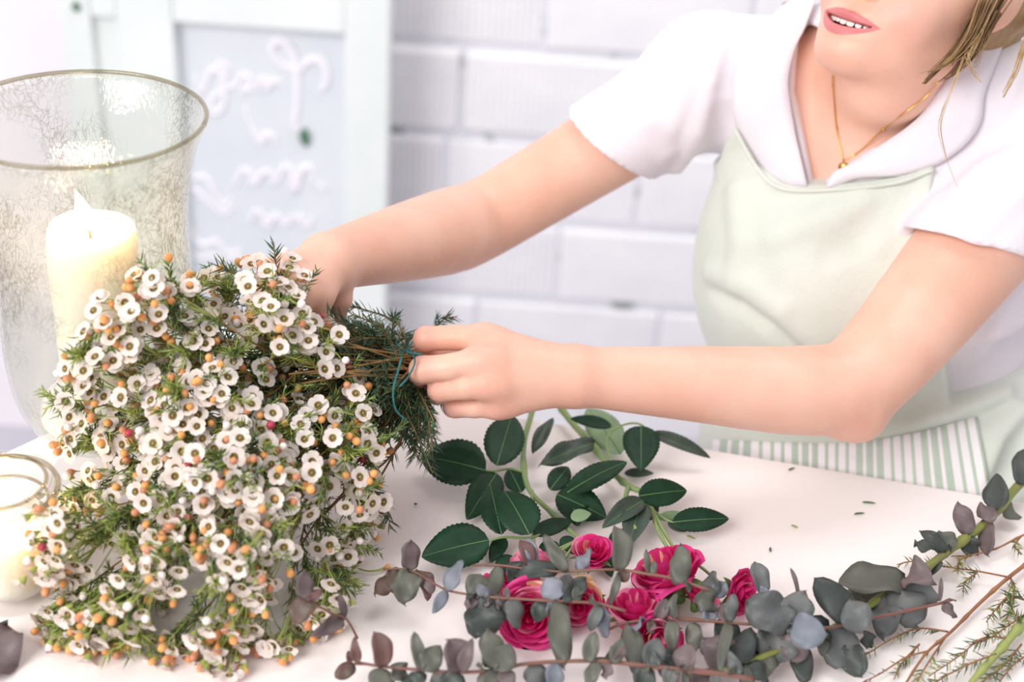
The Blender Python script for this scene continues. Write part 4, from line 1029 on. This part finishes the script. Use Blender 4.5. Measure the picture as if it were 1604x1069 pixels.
def leaf(base, tip, width, nrm, m, parent, name='leaf', vein=None, thick=.00035, minh=.002, **kw):
    V, F = leaf_geo(base, tip, width, nrm, **kw)
    V = [Vector(v) if v.z > TABLE_Z+minh else Vector((v.x, v.y, TABLE_Z+minh)) for v in V]
    o = mesh(name, V, F, m, parent, origin=tuple(base)); md = o.modifiers.new('thick', 'SOLIDIFY'); md.thickness = thick; md.offset = 0
    if vein:
        nl = kw.get('nl', 14); sgn = 1 if Vector(nrm).dot(CAM-Vector(base)) > 0 else -1
        P = [V[i*5+2]+Vector(nrm).normalized()*.0004*sgn for i in range(0, nl+1, 2)]
        b = MB(); b.tube(P, [.0006*(1-.7*i/len(P)) for i in range(len(P))], 4)
        mesh('midrib', b.V, b.F, vein, o, origin=tuple(base))
    return o
def camn(p, tilt=(0, 0), w=.6):
    c = (CAM-Vector(p)).normalized(); n = (c*w+Vector((0, 0, 1))*(1-w)).normalized()
    return (n+rt*tilt[0]+up*tilt[1]).normalized()
def tube_obj(name, pts, r0, r1, m, parent, n=16, seg=8, nodes=0):
    P = bez(pts, n); R = [r0+(r1-r0)*i/n for i in range(n+1)]
    if nodes:
        for i in range(nodes//2, n, nodes): R[i] *= 1.35
    P = [p if p.z-R[i] > TABLE_Z+.0005 else Vector((p.x, p.y, TABLE_Z+R[i]+.0005)) for i, p in enumerate(P)]
    b = MB(); b.tube(P, R, seg); return mesh(name, b.V, b.F, m, parent, origin=tuple(P[0]))
rose1 = empty('rose_stem', T(900, 850), 'rose stem lying under the hand with large dark green leaves, nearest the white bouquet', 'rose', 'cut roses')
rose2 = empty('rose_stem', T(985, 780), 'rose stem forking to the right with smaller dark leaves, right of the hand', 'rose', 'cut roses')
tube_obj('stem', [T(842, 600, .02), T(832, 650, .018), T(820, 700, .016), T(826, 762, .014), T(860, 800, .014), T(893, 832, .014), T(915, 850, .02)], .0030, .0018, rstem, rose1, 24, 10, 7)
tube_obj('stem', [T(868, 620, .014), T(890, 655, .014), T(930, 700, .014), T(962, 742, .014), T(985, 762, .014), T(1004, 770, .014)], .0034, .0026, rstem, rose2, 24, 10, 7)
tube_obj('side_stem', [T(985, 762, .014), T(980, 780, .016), T(984, 800, .018), T(996, 830, .022)], .0024, .0018, rstem, rose2)
tube_obj('side_stem', [T(1004, 770, .014), T(1020, 800, .018), T(1030, 830, .022), T(1045, 858, .026)], .0022, .0017, rstem, rose2)
tube_obj('side_stem', [T(1018, 790, .016), T(1030, 815, .02), T(1050, 850, .022), T(1062, 870, .022)], .0018, .0014, rstem, rose2)
tube_obj('side_stem', [T(833, 770, .014), T(835, 836, .018), T(838, 860, .018)], .0018, .0014, rstem, rose1)
tube_obj('side_stem', [T(826, 742, .014), T(800, 735, .018), T(778, 738, .022), T(761, 738, .024)], .0012, .0009, rstem, rose1)
tube_obj('side_stem', [T(880, 820, .014), T(835, 842, .02), T(790, 842, .024), T(766, 848, .024)], .0013, .0009, rstem, rose1)
tube_obj('side_stem', [T(962, 742, .014), T(950, 690, .03), T(972, 668, .035), T(1000, 664, .034), T(1022, 680, .03)], .0012, .0009, rstem, rose2)
tube_obj('side_stem', [T(1010, 790, .016), T(1040, 812, .018), T(1055, 819, .018)], .0011, .0008, rstem, rose2)
# (base, tip, width px, height base, height tip, material, parent, kwargs)
LV = [((761, 738), (659, 716), 80, .024, .020, leaf_m, rose1, {}), ((778, 730), (802, 650), 62, .026, .035, leaf_m, rose1, {}),
      ((829, 838), (790, 770), 66, .030, .040, leaf_m, rose1, {}), ((786, 838), (768, 760), 48, .024, .032, leaf_m, rose1, {'fold': .3}),
      ((766, 847), (660, 873), 72, .024, .016, leaf_m, rose1, {}), ((778, 742), (731, 815), 52, .020, .010, leaf_m, rose1, {}),
      ((816, 772), (797, 735), 34, .010, .010, leaf_m, rose1, {}), ((931, 694), (844, 730), 34, .030, .020, leaf_grey, rose2, {'wave': 1.0, 'fold': .5}),
      ((835, 711), (867, 656), 22, .016, .030, leaf_grey, rose1, {'fold': .8, 'wave': .5}), ((889, 772), (982, 724), 40, .030, .028, leaf_m, rose1, {}),
      ((862, 768), (890, 732), 34, .012, .010, leaf_m, rose1, {}), ((872, 775), (950, 812), 58, .014, .008, leaf_m, rose1, {}),
      ((890, 768), (905, 825), 50, .012, .006, leaf_m, rose1, {}), ((894, 812), (926, 805), 22, .020, .022, leaf_under, rose1, {}), ((835, 838), (896, 816), 28, .020, .016, leaf_m, rose1, {}),
      ((958, 669), (893, 656), 22, .034, .03, leaf_m, rose2, {}), ((972, 712), (920, 640), 52, .012, .010, leaf_under, rose2, {}),
      ((1004, 668), (1004, 738), 58, .034, .020, leaf_m, rose2, {}), ((978, 742), (1024, 742), 16, .006, .006, leaf_grey, rose2, {}),
      ((1018, 679), (1113, 718), 24, .030, .014, leaf_grey, rose2, {'fold': .5}), ((1000, 778), (1076, 769), 46, .024, .022, leaf_m, rose2, {}),
      ((1053, 819), (1142, 813), 40, .018, .016, leaf_m, rose2, {}), ((1007, 785), (943, 828), 34, .026, .022, leaf_grey, rose2, {'fold': .6}),
      ((1004, 790), (985, 856), 44, .022, .018, leaf_grey, rose2, {'fold': .4}), ((1046, 819), (1076, 833), 16, .010, .006, leaf_grey, rose2, {}),
      ((790, 842), (768, 882), 26, .014, .006, leaf_m, rose1, {}), ((850, 850), (880, 885), 34, .01, .006, leaf_m, rose1, {}), ((975, 830), (960, 880), 32, .01, .006, leaf_m, rose2, {}),
      ((1005, 815), (1030, 790), 26, .012, .012, leaf_m, rose2, {}), ((1030, 812), (1075, 806), 16, .012, .010, leaf_under, rose2, {}), ((880, 842), (905, 870), 26, .014, .008, leaf_m, rose1, {}), ((800, 870), (780, 905), 30, .008, .004, leaf_m, rose1, {}), ((940, 850), (958, 905), 30, .008, .004, leaf_m, rose2, {})]
Rr = random.Random(5)
for (b0, t0, wpx, hb, ht, m_, pr, kw) in LV:
    pb, pt = T(*b0, hb), T(*t0, ht); wd = wpx/FPX*depth(pb.lerp(pt, .5))
    k = dict(fold=.12, droop=.05, serr=.028, nl=28); k.update(kw)
    leaf(pb, pt, wd, camn(pb, (Rr.uniform(-.15, .15), Rr.uniform(-.1, .1))), m_, pr, vein=vein_m if wpx > 30 else None, **k)
# blooms
pink = mat('pink_petal', 'f0489a', .5, 'dc2478', 40, trans=.35, objrand=.12); pinkl = mat('pale_pink_petal', 'f9a3c2', .5, 'f27eac', 40, trans=.35); pinky = mat('cream_petal_edge', 'f3b7a6', .5, 'f0d08a', 60, trans=.2)
sep_m = mat('sepal', '6f9150', .55, trans=.1)
def bloom(c, R, face, parent, seed, cup=.55, pale=False, label=None, n=26):
    r = random.Random(seed); face = Vector(face).normalized(); o1 = face.orthogonal().normalized(); o2 = face.cross(o1)
    c = Vector(c); root = None; b = MB()
    b.tube([c-face*R*.95, c-face*R*.62, c-face*R*.35], [R*.12, R*.26, R*.16], 8)
    root = mesh('bloom', b.V, b.F, sep_m, parent, origin=tuple(c))
    if label: root['label'] = label
    for k in range(n):
        t = k/(n-1); a = k*2.399+r.uniform(-.2, .2); rad = R*(.10+.80*t**.8); hgt = R*(.95-.40*t**1.5); wA = (.95-.35*t)+.15
        V = []; nu, nv = 6, 5; curl = .25+.5*t*(1-cup)
        for i in range(nv+1):
            v = i/nv
            rr_ = rad*(math.sin(PI*.5*min(1, v*1.35))**.8*(1.0 if v < .75 else 1.0)+(v-.75)*curl*(1 if v > .75 else 0))
            z = -R*.55+(hgt+R*.10)*v**.85*(1 if k % 2 else .96)-(max(0, v-.82)*R*.9*t)
            ww = wA*(.45+.75*math.sin(PI*min(1, .18+v*.70)))*(1 if v < .95 else .75)
            for j in range(nu+1):
                u = (j/nu-.5)*2; an = a+u*ww*.9; rim = -R*.10*u*u*v
                rj = rr_*(1+.06*u*math.sin(3*v+k))
                V.append(c+(o1*math.cos(an)+o2*math.sin(an))*rj+face*(z+rim))
        V = [v if v.z > TABLE_Z+.001 else Vector((v.x, v.y, TABLE_Z+.001)) for v in V]
        F = [[i*(nu+1)+j, i*(nu+1)+j+1, (i+1)*(nu+1)+j+1, (i+1)*(nu+1)+j] for i in range(nv) for j in range(nu)]
        mesh('petal', V, F, pinkl if (pale or r.random() < .18) else (pinky if r.random() < .06 else pink), root, origin=tuple(c))
    for k in range(5):
        a = 2*PI*k/5; q = c-face*R*.55; tip_ = q+(o1*math.cos(a)+o2*math.sin(a))*R*.95+face*R*.05
        V, F = leaf_geo(q, tip_, R*.32, face, fold=.2, droop=.12, nl=6, shape='x'); V = [v if v.z > TABLE_Z+.001 else Vector((v.x, v.y, TABLE_Z+.001)) for v in V]
        mesh('sepal', V, F, sep_m, root, origin=tuple(c))
B = [((838, 880), 34, .022, (.1, .7, .35), True, rose1), ((928, 862), 31, .026, (.0, -.2, .9), False, rose1), ((1042, 892), 56, .032, (-.45, .15, .8), False, rose2), ((1163, 930), 33, .020, (.7, -.6, .3), False, rose2),
     ((995, 950), 44, .024, (-.1, .1, .9), False, rose2), ((908, 945), 38, .020, (0, -.9, .4), False, rose1), ((832, 965), 52, .024, (-.1, -.85, .5), False, rose1), ((788, 925), 30, .018, (-.7, -.6, .4), False, rose1), ((1030, 1000), 40, .020, (.1, -.9, .4), False, rose2), ((1100, 930), 30, .016, (.3, .2, .8), False, rose2), ((765, 920), 20, .012, (-.8, -.5, .3), False, rose1)]
for i, (p, rp, h, fc, pale, pr) in enumerate(B):
    c = T(p[0], p[1], h); R = rp/FPX*depth(c)
    bloom(c, R*1.2, fc, pr, i, pale=pale, n=30 if rp > 45 else 22, label='pale pink bloom' if pale else ('largest magenta bloom' if rp == 54 else None))
    src = T(905, 846, .02) if pr is rose1 else T(1045, 858, .022)
    bk = c-Vector(fc).normalized()*R*.9
    if (bk-src).length > .01: tube_obj('side_stem', [src, src.lerp(bk, .5)+Vector((0, 0, .004)), bk], .0012, .0014, rstem, pr, 8, 6)
# ================================================================ eucalyptus
eu = [mat('eucalyptus_leaf_%s' % n, a, .5, b, 35, bump=.08, trans=.12, objrand=.10) for n, a, b in (('blue', '5f6262', '727371'), ('green', '5a5c52', '6b6b60'), ('mauve', '6a595a', '7a6a6a'), ('russet', '79504e', '66574c'), ('dark', '3d4442', '4b514c'), ('pale', '8b8c98', '787f88'))]
eust = mat('eucalyptus_red_stem', '83504d', .5, '7d5d48', 20); eugr = mat('eucalyptus_green_stem', '8f9a4a', .5, '7f7a45', 20)
Re = random.Random(31)
def eleaf(parent, b0, t0, wpx, hb, ht, mi, tilt=(0, 0), **kw):
    pb, pt = T(*b0, hb), T(*t0, ht); wd = wpx/FPX*depth(pb.lerp(pt, .5))
    k = dict(fold=Re.choice((.12, .3, .5, -.25)), droop=Re.uniform(-.06, .2), nl=11, shape=Re.choice(('round', 'round', 'rose')), wave=Re.uniform(.2, 1.1), twist=Re.uniform(-.6, .6)); k.update(kw)
    tilt = (tilt[0]+Re.uniform(-.35, .35), tilt[1]+Re.uniform(-.25, .25)); wd *= 1.08
    return leaf(pb, pt, wd, camn(pb, tilt), eu[mi], parent, thick=.0005, **k)
def branch(label, stem, r0, r1, m, pairs, size, mis, nodes=5, hgt=None, fullness=.8):
    """stem: list of (px, py, h)"""
    P = [T(x, y, h) for x, y, h in stem]
    root = empty('eucalyptus_branch', P[0], label, 'eucalyptus', 'eucalyptus branches in the foreground')
    tube_obj('stem', P, r0, r1, m, root, 40, 8, nodes)
    Q = bez(P, 60)
    for k in range(pairs):
        i = int(3+55*(k+.5)/pairs+Re.uniform(-1.5, 1.5)); i = max(1, min(59, i)); q = Q[i]; d = (Q[i+1]-Q[i-1]).normalized(); n = camn(q); sd = d.cross(n).normalized()
        fac = 1-.45*k/pairs
        spin = Re.uniform(-.9, .9)
        for s in (-1, 1):
            if Re.random() > fullness: continue
            L = size*fac*Re.uniform(.75, 1.15)/FPX*depth(q); W = L*Re.uniform(.62, .9)
            dr = (sd*s*math.cos(spin)+n*s*math.sin(spin)*.8+d*Re.uniform(.1, .7)).normalized()
            tip = q+dr*L
            if tip.z < TABLE_Z+.003: tip.z = TABLE_Z+.003
            nn = (n+sd*Re.uniform(-.9, .9)+d*Re.uniform(-.5, .5)).normalized()
            leaf(q, tip, W, nn, eu[Re.choice(mis)], root, thick=.0005, fold=Re.uniform(.05, .35), droop=Re.uniform(-.05, .15), nl=9, shape='round')
    return root
def filler(root, stem, n, size, mis):
    Q = bez([T(x, y, h) for x, y, h in stem], 60)
    for k in range(n):
        i = Re.randrange(2, 59); q = Q[i]; d = (Q[i+1]-Q[i-1]).normalized(); nn = (camn(q)+Vector((Re.gauss(0, .6), Re.gauss(0, .6), Re.gauss(0, .5)))).normalized(); sd = d.cross(nn).normalized()*Re.choice((-1, 1))
        L = size*Re.uniform(.6, 1.25)/FPX*depth(q); tip = q+(sd+d*Re.uniform(-.6, .8)+nn*Re.uniform(-.3, .5)).normalized()*L
        tip.z = max(tip.z, TABLE_Z+.003)
        leaf(q, tip, L*Re.uniform(.45, .8), nn, eu[Re.choice(mis)], root, thick=.0005, fold=Re.uniform(-.3, .6), droop=Re.uniform(-.1, .2), wave=Re.uniform(0, 1), nl=8, shape=Re.choice(('round', 'rose')))
# the long thick branch from the right edge
E1 = branch('thick green-stemmed eucalyptus branch running in from the right edge', [(1640, 728, .022), (1600, 756, .022), (1545, 818, .020), (1490, 860, .022), (1440, 898, .024), (1369, 944, .024), (1320, 978, .024), (1211, 1023, .022), (1139, 1046, .020), (1038, 1066, .016)], .0046, .0016, eugr, 0, 50, [0])
for a in [((1600, 760), (1604, 705), 34, .026, .04, 4), ((1560, 800), (1562, 742), 38, .026, .045, 4), ((1572, 790), (1600, 812), 30, .022, .01, 1), ((1545, 815), (1548, 872), 26, .024, .01, 2), ((1535, 812), (1560, 800), 34, .026, .03, 2), ((1518, 838), (1500, 786), 30, .026, .042, 2), ((1510, 842), (1530, 870), 28, .022, .006, 4),
          ((1490, 862), (1432, 850), 34, .026, .02, 4), ((1482, 866), (1440, 832), 20, .026, .034, 4), ((1490, 862), (1470, 832), 36, .026, .034, 1), ((1475, 880), (1440, 905), 18, .022, .01, 4),
          ((1418, 912), (1312, 918), 62, .030, .034, 1), ((1416, 916), (1318, 934), 34, .022, .008, 1), ((1420, 908), (1464, 912), 50, .030, .044, 2), ((1405, 922), (1436, 982), 62, .030, .018, 0), ((1415, 918), (1472, 940), 44, .028, .022, 0), ((1392, 938), (1384, 1002), 42, .024, .008, 0), ((1378, 942), (1352, 952), 40, .02, .02, 1),
          ((1352, 985), (1275, 906), 48, .034, .060, 4), ((1350, 992), (1330, 940), 46, .036, .050, 0), ((1318, 980), (1312, 1048), 58, .030, .010, 0), ((1300, 985), (1222, 1008), 52, .026, .018, 4), ((1330, 1010), (1350, 1062), 40, .02, .006, 4), ((1250, 1005), (1262, 1072), 34, .024, .008, 4), ((1352, 992), (1364, 1015), 22, .02, .008, 4),
          ((1211, 1020), (1170, 1060), 48, .022, .008, 1), ((1150, 1040), (1178, 985), 42, .022, .034, 4), ((1139, 1046), (1100, 1000), 40, .022, .030, 2), ((1110, 1055), (1085, 1090), 38, .02, .006, 2), ((1060, 1062), (1040, 1015), 36, .018, .028, 4)]:
    eleaf(E1, *a)
E2 = branch('eucalyptus branch with round blue-grey leaves and a thin red stem, right of the roses', [(1480, 944, .030), (1414, 959, .032), (1358, 971, .034), (1294, 984, .036), (1233, 982, .036), (1140, 976, .036), (1053, 970, .034), (983, 976, .030), (950, 988, .026)], .0012, .0012, eust, 0, 50, [0], nodes=8)
for a in [((1238, 982), (1168, 942), 64, .040, .05, 0), ((1236, 984), (1190, 1030), 66, .036, .02, 0), ((1236, 980), (1262, 926), 48, .040, .055, 0), ((1240, 984), (1296, 994), 50, .044, .05, 5), ((1242, 990), (1250, 1040), 42, .036, .02, 2), ((1196, 930), (1182, 880), 28, .036, .05, 0), ((1190, 932), (1206, 928), 20, .036, .04, 5), ((1250, 935), (1238, 890), 7, .05, .062, 2),
          ((1054, 970), (1060, 930), 22, .036, .055, 1), ((1054, 972), (1052, 1022), 22, .036, .02, 1), ((1085, 976), (1090, 1020), 26, .034, .02, 1), ((1140, 976), (1128, 1060), 18, .038, .03, 1), ((1142, 974), (1150, 930), 20, .038, .054, 0), ((985, 976), (998, 1060), 34, .03, .02, 1), ((1120, 975), (1152, 1020), 40, .03, .01, 4),
          ((1115, 935), (1118, 895), 26, .036, .05, 0), ((1115, 940), (1100, 958), 34, .036, .036, 5), ((1120, 935), (1136, 912), 24, .036, .046, 5), ((1472, 942), (1474, 905), 7, .03, .045, 2), ((1476, 944), (1498, 968), 16, .03, .02, 2), ((1478, 943), (1498, 942), 5, .03, .03, 3)]:
    eleaf(E2, *a)
E3 = branch('eucalyptus branch with long narrow grey leaves crossing over the pink roses', [(1110, 925, .060), (1060, 908, .062), (1015, 900, .062), (970, 893, .060), (920, 894, .058), (880, 896, .054), (830, 892, .050), (780, 886, .046), (740, 886, .042)], .0012, .0009, eust, 0, 50, [0], nodes=8)
for a in [((1064, 915), (1068, 853), 32, .062, .078, 1), ((970, 895), (962, 824), 34, .062, .082, 1), ((888, 896), (852, 838), 22, .056, .075, 1), ((888, 900), (880, 950), 26, .056, .03, 0), ((970, 898), (955, 950), 12, .058, .04, 1), ((876, 893), (805, 905), 30, .052, .04, 4), ((830, 890), (814, 846), 26, .05, .062, 3), ((835, 888), (828, 842), 20, .05, .064, 5), ((785, 886), (760, 950), 26, .046, .03, 1), ((790, 890), (830, 915), 34, .044, .03, 4), ((905, 894), (925, 860), 20, .056, .066, 5), ((1015, 900), (1012, 860), 10, .06, .075, 1), ((1100, 922), (1118, 960), 34, .058, .04, 1)]:
    eleaf(E3, *a)
E4 = branch('eucalyptus branch with a long drooping grey leaf in front of the lower roses', [(980, 958, .050), (936, 946, .052), (890, 943, .054), (850, 941, .054), (800, 938, .052), (765, 936, .050), (735, 932, .046), (700, 925, .042), (672, 910, .04), (640, 893, .036), (600, 892, .032)], .0012, .0008, eust, 0, 50, [0], nodes=8)
for a in [((876, 942), (884, 1048), 36, .054, .034, 1), ((872, 940), (858, 905), 36, .056, .066, 5), ((880, 942), (918, 905), 26, .054, .064, 4), ((765, 938), (748, 1000), 58, .048, .03, 4), ((765, 936), (790, 975), 40, .046, .03, 1), ((735, 932), (760, 905), 30, .048, .052, 1), ((700, 925), (724, 878), 28, .044, .062, 5), ((700, 925), (678, 962), 18, .042, .034, 5), ((642, 893), (644, 846), 32, .038, .056, 2), ((640, 893), (634, 948), 40, .036, .020, 1), ((625, 893), (586, 932), 28, .032, .022, 3), ((652, 893), (672, 940), 30, .034, .022, 3), ((612, 893), (620, 930), 22, .03, .02, 3), ((668, 906), (678, 930), 18, .038, .03, 2), ((800, 938), (812, 985), 30, .05, .03, 0), ((936, 946), (950, 1000), 24, .05, .03, 5), ((940, 948), (925, 990), 20, .05, .034, 0), ((850, 941), (840, 975), 26, .05, .036, 4)]:
    eleaf(E4, *a)
E5 = branch('eucalyptus branch with a dark red stem along the bottom edge', [(1180, 1064, .034), (1110, 1054, .036), (1014, 1044, .038), (960, 1038, .038), (910, 1036, .038), (827, 1040, .038), (777, 1050, .036), (720, 1054, .034), (659, 1050, .032), (600, 1045, .028), (560, 1040, .026), (530, 1050, .024)], .0018, .0010, eust, 0, 50, [0], nodes=8)
for a in [((775, 1048), (764, 985), 40, .04, .06, 1), ((775, 1052), (800, 1010), 44, .038, .05, 1), ((722, 1052), (700, 1002), 48, .036, .055, 2), ((722, 1054), (740, 1000), 22, .036, .058, 2), ((660, 1050), (648, 990), 20, .034, .056, 1), ((662, 1052), (690, 1012), 36, .034, .046, 1), ((600, 1045), (585, 990), 34, .03, .05, 3), ((600, 1048), (590, 1085), 40, .028, .016, 1), ((560, 1040), (555, 998), 16, .028, .046, 3), ((555, 1042), (525, 1062), 24, .026, .02, 3), ((612, 1046), (635, 1066), 30, .03, .02, 1), ((870, 1038), (860, 1085), 28, .038, .02, 5), ((960, 1040), (975, 1000), 22, .04, .052, 1), ((1014, 1044), (1000, 1085), 34, .036, .02, 4), ((1014, 1044), (1032, 1000), 34, .038, .05, 0), ((1070, 1050), (1084, 1010), 36, .036, .05, 2), ((920, 1037), (932, 990), 24, .04, .056, 1), ((830, 1040), (850, 1082), 34, .036, .02, 0), ((720, 1056), (700, 1085), 40, .034, .02, 4), ((775, 1052), (760, 1088), 38, .034, .02, 2), ((659, 1052), (650, 1088), 34, .03, .016, 4), ((548, 1040), (545, 1020), 10, .028, .036, 3)]:
    eleaf(E5, *a)
E6 = empty('eucalyptus_branch', T(540, 960, .02), 'small eucalyptus tip with mauve leaves in front of the white flowers', 'eucalyptus', 'eucalyptus branches in the foreground')
tube_obj('stem', [T(560, 1000, .006), T(542, 970, .03), T(520, 962, .05), T(490, 945, .065), (T(475, 935, .07))], .0010, .0008, eust, E6)
for a in [((476, 938), (478, 893), 32, .07, .085, 2), ((478, 936), (466, 978), 34, .068, .055, 3), ((478, 938), (505, 925), 18, .07, .07, 3), ((540, 965), (532, 930), 12, .035, .05, 2), ((540, 968), (486, 998), 24, .032, .04, 2)]:
    eleaf(E6, *a)
filler(E2, [(1294, 984, .036), (1233, 982, .036), (1140, 976, .036), (1053, 970, .034), (983, 976, .030)], 11, 34, [0, 1, 2, 4, 5])
filler(E3, [(1110, 925, .060), (1060, 908, .062), (1015, 900, .062), (970, 893, .060), (880, 896, .054), (780, 886, .046)], 6, 24, [1, 1, 4, 3])
filler(E4, [(980, 958, .050), (936, 946, .052), (850, 941, .054), (765, 936, .050), (735, 932, .046)], 11, 26, [1, 4, 2, 3, 5])
filler(E5, [(1180, 1064, .034), (1110, 1054, .036), (1014, 1044, .038), (910, 1036, .038), (777, 1050, .036), (659, 1050, .032)], 20, 38, [1, 2, 4, 0, 1])
filler(E1, [(1320, 978, .024), (1211, 1023, .022), (1139, 1046, .020), (1038, 1066, .016)], 12, 44, [4, 2, 4, 1])
# loose leaf at the left edge, close to the camera
E7 = empty('loose_leaf', T(-5, 1020, .004), 'round mauve-grey eucalyptus leaf at the bottom left edge, in front of the candle jar', 'leaf')
o = eleaf(E7, (-28, 1068), (12, 980), 78, .004, .012, 2, fold=.1, droop=.12)
# ================================================================ waxflower cuttings at the lower right
red_twig = mat('reddish_twig', 'a8744f', .65, '8e5c40', 60); pale_green_stem = mat('pale_green_stem', 'a7ad62', .5, '8f9c58', 20)
Rc = random.Random(77)
def cutting(label, main, r0, subs, nlen, m, dense=1.0):
    P = [T(x, y, h) for x, y, h in main]; root = empty('waxflower_cutting', P[0], label, 'cutting', 'needle-leaved cuttings at the right')
    tube_obj('stem', P, r0, r0*.45, m, root, 30, 7, 6); nb_ = MB()
    for sb in subs:
        Q = bez([T(x, y, h) for x, y, h in sb], 18)
        tube_obj('twig', [T(x, y, h) for x, y, h in sb], .0009, .0005, red_twig, root, 14, 5)
        for i in range(2, 19):
            if Rc.random() < dense: needles(nb_, Q[i], Q[i]-Q[i-1], 3, nlen, 1 if Rc.random() < .6 else 2, spread=1.1, r=.0004, R=Rc)
    if nb_.V:
        o = mesh('needle_leaves', nb_.V, nb_.F, None, root, mats=[red_twig, needle_m, needle_l], fm=nb_.M); o['kind'] = 'stuff'
cutting('reddish forked waxflower twig with sparse needles, beside the thick eucalyptus stem', [(1640, 860, .010), (1580, 905, .010), (1535, 945, .009), (1490, 990, .008), (1450, 1025, .008), (1410, 1085, .006)], .0019,
        [[(1485, 990, .008), (1440, 985, .009), (1400, 1000, .008), (1350, 1030, .006)], [(1455, 1020, .008), (1420, 1030, .007), (1380, 1055, .006), (1350, 1070, .005)], [(1582, 905, .01), (1530, 895, .012), (1480, 888, .012), (1430, 880, .012), (1405, 885, .012)], [(1530, 898, .012), (1512, 912, .01), (1508, 928, .008)], [(1583, 905, .01), (1588, 940, .008), (1575, 975, .006)], [(1480, 1000, .008), (1450, 1045, .006), (1430, 1080, .005)], [(1440, 1010, .008), (1412, 1040, .006), (1400, 1065, .005)]], .009, red_twig, .55)
cutting('thick pale green waxflower stem with bushy needles at the lower right corner', [(1650, 935, .016), (1600, 980, .015), (1570, 1015, .014), (1530, 1060, .012), (1500, 1100, .010)], .0046,
        [[(1610, 960, .016), (1580, 980, .02), (1550, 1000, .02), (1520, 1010, .018)], [(1580, 1000, .016), (1540, 1000, .02), (1500, 1030, .018), (1455, 1060, .012)], [(1560, 1025, .016), (1520, 1040, .014), (1480, 1060, .01), (1440, 1085, .006)], [(1600, 985, .016), (1585, 950, .02), (1590, 920, .022)], [(1604, 940, .016), (1580, 935, .018), (1560, 955, .016), (1545, 975, .014)], [(1600, 1010, .008), (1570, 1045, .008), (1530, 1075, .006)], [(1640, 1010, .008), (1590, 1040, .008), (1550, 1090, .006)]], .011, pale_green_stem, .95)
cutting('thin straight needle-leaved twig crossing behind the thick eucalyptus stem', [(1640, 825, .012), (1600, 840, .012), (1560, 860, .011), (1520, 870, .010), (1490, 872, .009)], .0011,
        [[(1520, 870, .01), (1502, 880, .012), (1500, 898, .01)], [(1600, 840, .012), (1590, 855, .01), (1600, 870, .008)]], .008, red_twig, .5)
# ================================================================ scraps on the table
def scrap(label, px, py, L, ang, m, w=.0009):
    c = T(px, py, .0014); d = Vector((math.cos(ang), math.sin(ang), 0)); P = [c-d*L/2, c+Vector((-d.y, d.x, 0))*L*.05, c+d*L/2]
    b = MB(); b.tube(bez(P, 6), [w*.4, w, w, w, w, w*.8, w*.3], 5); o = b.build('needle_scrap', m); tag(o, label, 'leaf scrap', 'fallen needles on the table')
scrap('fallen green needle on the table closest to the striped apron pocket', 1240, 735, .0075, .6, needle_m)
scrap('upper of two fallen needles in the middle of the bare table', 1361, 788, .012, -.02, needle_m)
scrap('lower of two fallen needles in the middle of the bare table', 1346, 805, .010, .25, needle_m)
scrap('short fallen needle left of the two middle ones', 1244, 825, .006, -.55, needle_l)
scrap('tiny fallen needle pointing up the table, right of the roses', 1207, 861, .006, 1.5, needle_m)
scrap('dark fallen speck of needle left of the lower rose leaf', 651, 790, .003, .1, needle_m)
scrap('short needle scrap beside the rightmost rose leaf', 1082, 842, .008, -.5, needle_l)
o = leaf(T(563, 824, .003), T(592, 824, .004), 14/FPX*1.2, (0, 0, 1), mat('yellow_leaf', 'd9a545', .6, 'c08a35', 80, trans=.2), None, name='yellow_leaf', nl=8, shape='x', fold=.15, droop=.1); tag(o, 'small yellow leaf lying on the table beside the white flowers', 'leaf')
fb = empty('fallen_bud', T(585, 890, .003), 'fallen flower bud on a curved green stalk, left of the reddish eucalyptus tip', 'bud')
tube_obj('stalk', [T(561, 891, .002), T(575, 895, .003), T(592, 894, .004), T(602, 890, .004)], .0006, .0011, stemg_m, fb, 10, 6)
b = MB(); p_ = T(602, 890, .004); q_ = T(612, 888, .004); b.tube([p_, p_.lerp(q_, .4), p_.lerp(q_, .9), q_], [.0011, .0026, .0026, .0006], 8); mesh('bud', b.V, b.F, bud_m[0], fb, origin=tuple(p_))
# small leaves caught on the board and block wall
for nm, pts, lab in (('green_leaf', ((476, 200), (480, 232), 16), 'small dark green leaf stuck to the lettered board'), ('green_leaf', ((118, 2), (121, 20), 12), 'small green leaf at the top left, beside the mint frame')):
    pb, pt = WY(*pts[0], FY-.002 if nm else 0), WY(*pts[1], FY-.004)
    if pts[0][0] > 300: pb, pt = WY(*pts[0], BY-.002), WY(*pts[1], BY-.006)
    o = leaf(pb, pt, pts[2]/FPX*2.5, (0, -1, .2), mat('wall_leaf', '4d7a5c', .6, '3f6a4c', 60), None, name=nm, nl=8, shape='x', minh=-5); tag(o, lab, 'leaf')
